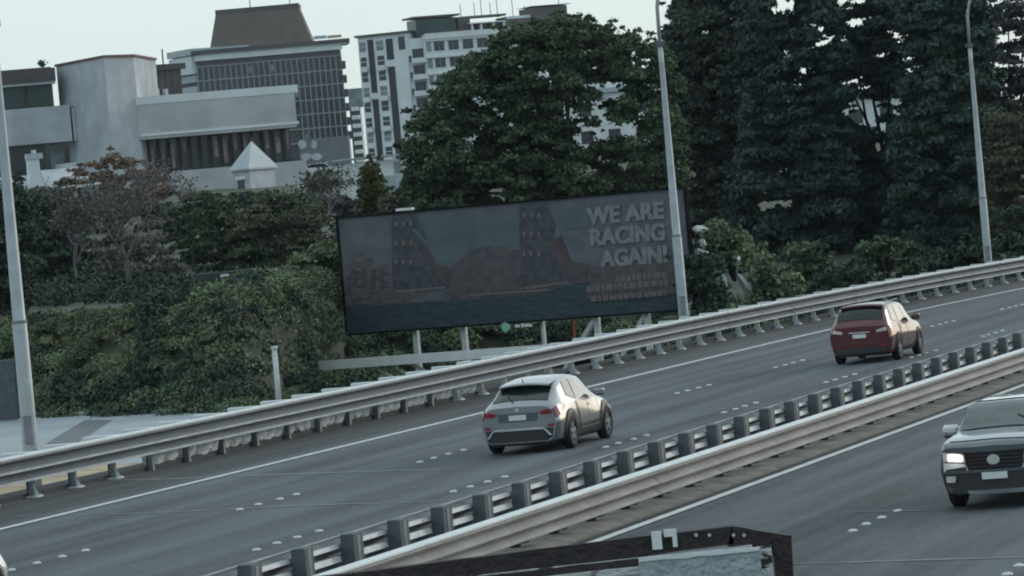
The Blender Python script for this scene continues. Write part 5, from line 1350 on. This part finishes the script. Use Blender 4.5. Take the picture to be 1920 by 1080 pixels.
# left-hand trees
tree('brown_tree', 'rusty brown thin-crowned tree in front of the pale concrete tower', [(112, 345), (130, 315), (165, 300), (200, 288), (240, 305), (290, 310), (320, 330), (300, 380), (250, 410), (180, 405), (130, 380)],
     300, 3, 85, .55, 7500, .19, M['leaf_brown'], (208, 470), 3.5, .26, .55, [(170, 360, 12, 10), (245, 350, 10, 12), (225, 385, 8, 8)], 31)
def bare_tree(name, label, base, height, spread, m_, seed, depth=5, lean=0.0, r=.16, foliage=None):
    rg = random.Random(seed); T = thing(name, label, 'tree', base, 0); tr = MB(); tw_ = MB(); ends = []
    def grow(p, d, L_, r_, lv):
        q = p + d * L_ * .5 + Vector((rg.uniform(-.1, .1), rg.uniform(-.1, .1), 0)) * L_; e_ = q + (d + Vector((rg.uniform(-.2, .2), rg.uniform(-.2, .2), .05))).normalized() * L_ * .5
        (tr if lv < 2 else tw_).tube([p, q, e_], [r_, r_ * .8, r_ * .6], 6 if lv < 2 else 4, False)
        if lv >= depth: ends.append(e_); return
        for _ in range(3 if lv < 3 else 3):
            v = Vector((rg.gauss(0, 1) * spread, rg.gauss(0, 1) * spread, rg.uniform(.0, .8))); nd = (d * .9 + v * .75).normalized(); nd.z = max(nd.z, -.15)
            grow(e_, nd, L_ * rg.uniform(.62, .85), r_ * .6, lv + 1)
    grow(Vector((0, 0, 0)), Vector((lean, 0, 1)).normalized(), height * .30, r, 0)
    tr.build('trunk', m_, T, True); tw_.build('twigs', m_, T)
    if foliage:
        E_ = np.array([e for e in ends]); k = len(E_); idx = RNG.integers(0, k, foliage[0]); pts = E_[idx] + RNG.normal(size=(foliage[0], 3)) * .22
        leaves('foliage', pts, RNG.normal(size=(foliage[0], 3)), foliage[1], foliage[2], parent=T)
    return T
bare_tree('bare_tree', 'leafless purple-grey tree with wide twiggy crown behind the left terrace', P(250, 560, 180), 5.6, .95, M['twig'], 4, 6, r=.12, foliage=(2600, .08, M['leaf_twig']))
bare_tree('bare_tree', 'second leafless purplish tree with a leaning stem nearer the left lamp post', P(150, 560, 182), 4.6, .9, M['twig'], 9, 6, r=.10, foliage=(1800, .08, M['leaf_twig']))
bare_tree('bare_tree', 'pale-stemmed bare tree with crooked branches at the left end of the billboard', P(600, 480, 190), 3.6, .9, M['bark_pale'], 12, 6, r=.07, foliage=(1500, .09, M['leaf_olive']))
tree('dark_tree', 'dark green spreading tree above the parked van on the terrace', [(330, 400), (350, 375), (400, 362), (470, 370), (540, 365), (590, 380), (600, 440), (560, 500), (470, 515), (370, 510), (340, 470)],
     185, 2.6, 170, .42, 27000, .11, M['leaf_mid'], (450, 545), 2.4, .18, .5, [(385, 385, 9, 9), (360, 395, 7, 10), (415, 500, 8, 6), (540, 430, 8, 6)], 33)
tree('dark_tree', 'olive-tinged tree whose boughs overlap the dark terrace tree at its right', [(430, 395), (520, 385), (600, 400), (640, 430), (640, 500), (560, 500), (500, 470), (440, 450)],
     176, 1.6, 90, .36, 11000, .10, M['leaf_olive'], (565, 545), 2.4, .12, .4, [(600, 440, 12, 14), (625, 415, 10, 10)], 34)
tree('dark_tree', 'dark green tree mass between the left lamp post and the bare trees', [(65, 370), (110, 360), (150, 400), (140, 470), (190, 520), (180, 570), (60, 580), (55, 470)],
     215, 2.2, 170, .5, 19000, .16, M['leaf_dark'], (110, 600), 2.2, .2, .55, [(88, 490, 10, 7), (150, 480, 12, 20), (75, 430, 5, 5)], 35)
tree('dark_tree', 'near-black leafy tree at the extreme left edge behind the lamp post', [(-60, 370), (30, 350), (62, 420), (55, 560), (70, 700), (60, 735), (-60, 735)],
     150, 2.0, 210, .42, 30000, .10, M['leaf_dark'], (10, 760), -.3, .2, .6, (), 36)
tree('brown_tree', 'low brownish thicket of branches under the bare purple tree', [(190, 470), (300, 440), (350, 480), (350, 545), (280, 555), (200, 550)], 196, 1.6, 60, .45, 5500, .10, M['leaf_twig'], (260, 580), 2.5, .12, .5, (), 37)
tree('cypress', 'narrow pointed olive-green cypress standing left of the white house', [(680, 425), (678, 370), (684, 325), (693, 304), (702, 315), (712, 350), (722, 365), (728, 400), (722, 425)],
     250, .7, 90, .34, 9500, .13, M['leaf_cypress'], (700, 440), 3.6, .12, 1.2, (), 38, bark='bark')
shrub('tan dry grass tuft beside the cypress above the billboard', [(720, 375), (765, 360), (790, 395), (720, 410)], 215, 2200, .12, M['leaf_olive'], 39)
shrub('leafy green bushes crowding the left end of the billboard', [(560, 490), (600, 470), (640, 460), (648, 560), (650, 615), (590, 600), (560, 560)], 160, 15000, .10, M['leaf_creep'], 40, K=120, cr=.4)
shrub('pale bluish shrubs on the slope under the retaining wall', [(575, 385), (640, 370), (680, 385), (680, 425), (600, 430)], 300, 3200, .16, M['leaf_purple'], 41, [(600, 412, 8, 6), (660, 415, 8, 6)])
shrub('dark green hedge in front of the pavilion base', [(400, 384), (440, 368), (500, 368), (570, 374), (590, 390), (400, 405)], 330, 5500, .2, M['leaf_dark'], 42, K=70, cr=.6)
shrub('brownish hedge at the foot of the chimney house', [(-40, 375), (60, 362), (110, 362), (150, 385), (110, 405), (-40, 405)], 330, 6500, .2, M['leaf_olive'], 43, K=70, cr=.7)
hid = [(-50, 395), (200, 390), (420, 385), (600, 400), (640, 470), (640, 540), (-50, 570)]
pts, nr, cs = crown_pts(hid, 235, 6, 120, .75, 13000, .6, (), 46)
tag(leaves('undergrowth', pts, nr, .17, M['leaf_twig']), 'grey-brown twiggy undergrowth behind the left-hand trees', None, kind='stuff')
pts, nr, cs = crown_pts(hid, 237, 6, 150, .75, 15000, .6, (), 44)
tag(leaves('undergrowth', pts, nr, .2, M['leaf_dark']), 'dark undergrowth filling the slope behind the left-hand trees', None, kind='stuff')
hid2 = [(1250, 380), (1400, 400), (1960, 400), (1960, 500), (1500, 600), (1250, 600)]
pts, nr, cs = crown_pts(hid2, 240, 5, 240, .8, 24000, .6, dh_, 45)
tag(leaves('undergrowth', pts, nr, .2, M['leaf_pine']), 'dark undergrowth beneath the right-hand trees', None, kind='stuff')

# creeper bank : leaves laid over the bumpy bank
def bank_bumps(X, Y): return .0
def slope_leaves(n, X0, X1, Y0, Y1, size, m_, label, seed):
    rg = np.random.default_rng(seed); X = rg.uniform(X0, X1, n); Y = rg.uniform(Y0, Y1, n); Z = np.array([ground_z(x, y) for x, y in zip(X, Y)]); e = .1
    gx = np.array([ground_z(x + e, y) - ground_z(x - e, y) for x, y in zip(X, Y)]) / (2 * e)
    nr = np.stack([-gx, -.8 * np.ones(n), np.ones(n)], 1) + rg.normal(size=(n, 3)) * .5; nr /= np.linalg.norm(nr, axis=1)[:, None]
    b_ = rg.uniform(0, .35, n) * np.abs(np.sin(X * 3.1 + Y * .9) + np.cos(Y * 1.7))
    return tag(leaves('creeper', np.stack([X + b_ * .3, Y - b_, Z + b_], 1), nr, size, m_, 1.25), label, None, kind='stuff')
def mounds(name, label, X0, X1, back, K, rr, n, size, m_, seed, Yoff=0.0, v0=-.08, v1=1.05, cond=None):
    """low shrubby growth : many overlapping leafy mounds seated on the slope"""
    rg = np.random.default_rng(seed); C_ = []; R_2 = []
    while len(C_) < K:
        X = rg.uniform(X0, X1); v = rg.uniform(v0, v1); Y = foot(X) + v * back + Yoff
        if cond and not cond(X, v): continue
        r = rr * rg.uniform(.5, 1.5) * (1.1 - .6 * max(v, 0)); C_.append((X, Y, ground_z(X, Y) + r * .15)); R_2.append(r)
    C_ = np.array(C_); R_2 = np.array(R_2); w_k = R_2 ** 2; idx = rg.choice(K, n, p=w_k / w_k.sum())
    d = rg.normal(size=(n, 3)); d[:, 2] = np.abs(d[:, 2]) * .9 + .05; d[:, 1] = -np.abs(d[:, 1]) * 1.0 + .15 * rg.normal(size=n); d /= np.linalg.norm(d, axis=1)[:, None]
    pts = C_[idx] + d * (R_2[idx] * (.55 + .55 * rg.beta(3, 1.6, n)))[:, None] * np.array([1.15, 1, .75])
    nr = d * .8 + rg.normal(size=(n, 3)) * .6 + np.array([0, 0, .25]); nr /= np.linalg.norm(nr, axis=1)[:, None]
    return tag(leaves(name, pts, nr, size, m_, 1.4), label, None, kind='stuff')
mounds('creeper', 'green scrub and creeper covering the bank at the left', -22, -6.0, 8.0, 480, .60, 150000, .068, M['leaf_creep'], 51, v1=.86)
mounds('creeper', 'darker scrub among the creeper on the bank', -22, -5.0, 8.0, 170, .60, 42000, .10, M['leaf_dark'], 52, v1=.85)
mounds('dry_grass', 'dull brownish dry growth scattered over the bank', -19, -6.0, 8.0, 60, .45, 9000, .09, M['leaf_olive'], 53)
mounds('creeper', 'pale tufts along the top of the bank below the terrace wall', -18, -7.5, 8.0, 70, .40, 15000, .10, M['leaf_tip'], 57, v0=.6, v1=.86)
mounds('creeper', 'creeper covering the slope beneath the billboard', -7, 14, 7.0, 300, .6, 52000, .11, M['leaf_creep'], 54)
mounds('creeper', 'dark scrub on the slope beneath the billboard', -7, 14, 7.0, 90, .6, 20000, .11, M['leaf_dark'], 55)
mounds('ground_cover', 'dark ground cover along the slope beneath the right-hand trees', 12, 40, 8.0, 260, .75, 52000, .13, M['leaf_dark'], 56)

def mounds_at(name, label, X0, X1, Y0, Y1, K, rr, n, size, m_, seed):
    rg = np.random.default_rng(seed); X = rg.uniform(X0, X1, K); Y = rg.uniform(Y0, Y1, K); R_2 = rr * rg.uniform(.5, 1.5, K)
    C_ = np.array([(x, y, ground_z(x, y) + r * .1) for x, y, r in zip(X, Y, R_2)]); idx = rg.choice(K, n, p=R_2 ** 2 / (R_2 ** 2).sum())
    d = rg.normal(size=(n, 3)); d[:, 2] = np.abs(d[:, 2]); d /= np.linalg.norm(d, axis=1)[:, None]
    pts = C_[idx] + d * (R_2[idx] * (.55 + .55 * rg.beta(3, 1.6, n)))[:, None]
    nr = d * .8 + rg.normal(size=(n, 3)) * .6; nr /= np.linalg.norm(nr, axis=1)[:, None]
    return tag(leaves(name, pts, nr, size, m_, 1.4), label, None, kind='stuff')
mounds_at('creeper', 'scrub on the corner of the bank left of the billboard', -10, -4.6, 126, 168, 1000, .5, 100000, .09, M['leaf_creep'], 71)
mounds_at('ground_cover', 'dark low growth on the terrace among the left-hand trees', -24, -6, 160, 205, 180, .6, 26000, .13, M['leaf_dark'], 73)
mounds_at('creeper', 'dark scrub on the corner of the bank left of the billboard', -12, -5.2, 126, 150, 70, .6, 16000, .11, M['leaf_dark'], 72)
# ---- thin bluish air
if HAZE:
    hz = MB().box(-6100, 6100, -450, 8100, -2.4, 72).build('haze', None); tag(hz, None, None, kind='stuff')
    hm = bpy.data.materials.new('haze'); hm.use_nodes = True; t_ = hm.node_tree; t_.nodes.clear()
    o_ = t_.nodes.new('ShaderNodeOutputMaterial'); v_ = t_.nodes.new('ShaderNodeVolumePrincipled')
    v_.inputs['Color'].default_value = (.72, .86, 1, 1); v_.inputs['Density'].default_value = HAZE; v_.inputs['Anisotropy'].default_value = .2
    t_.links.new(v_.outputs[0], o_.inputs['Volume']); hz.data.materials.append(hm)
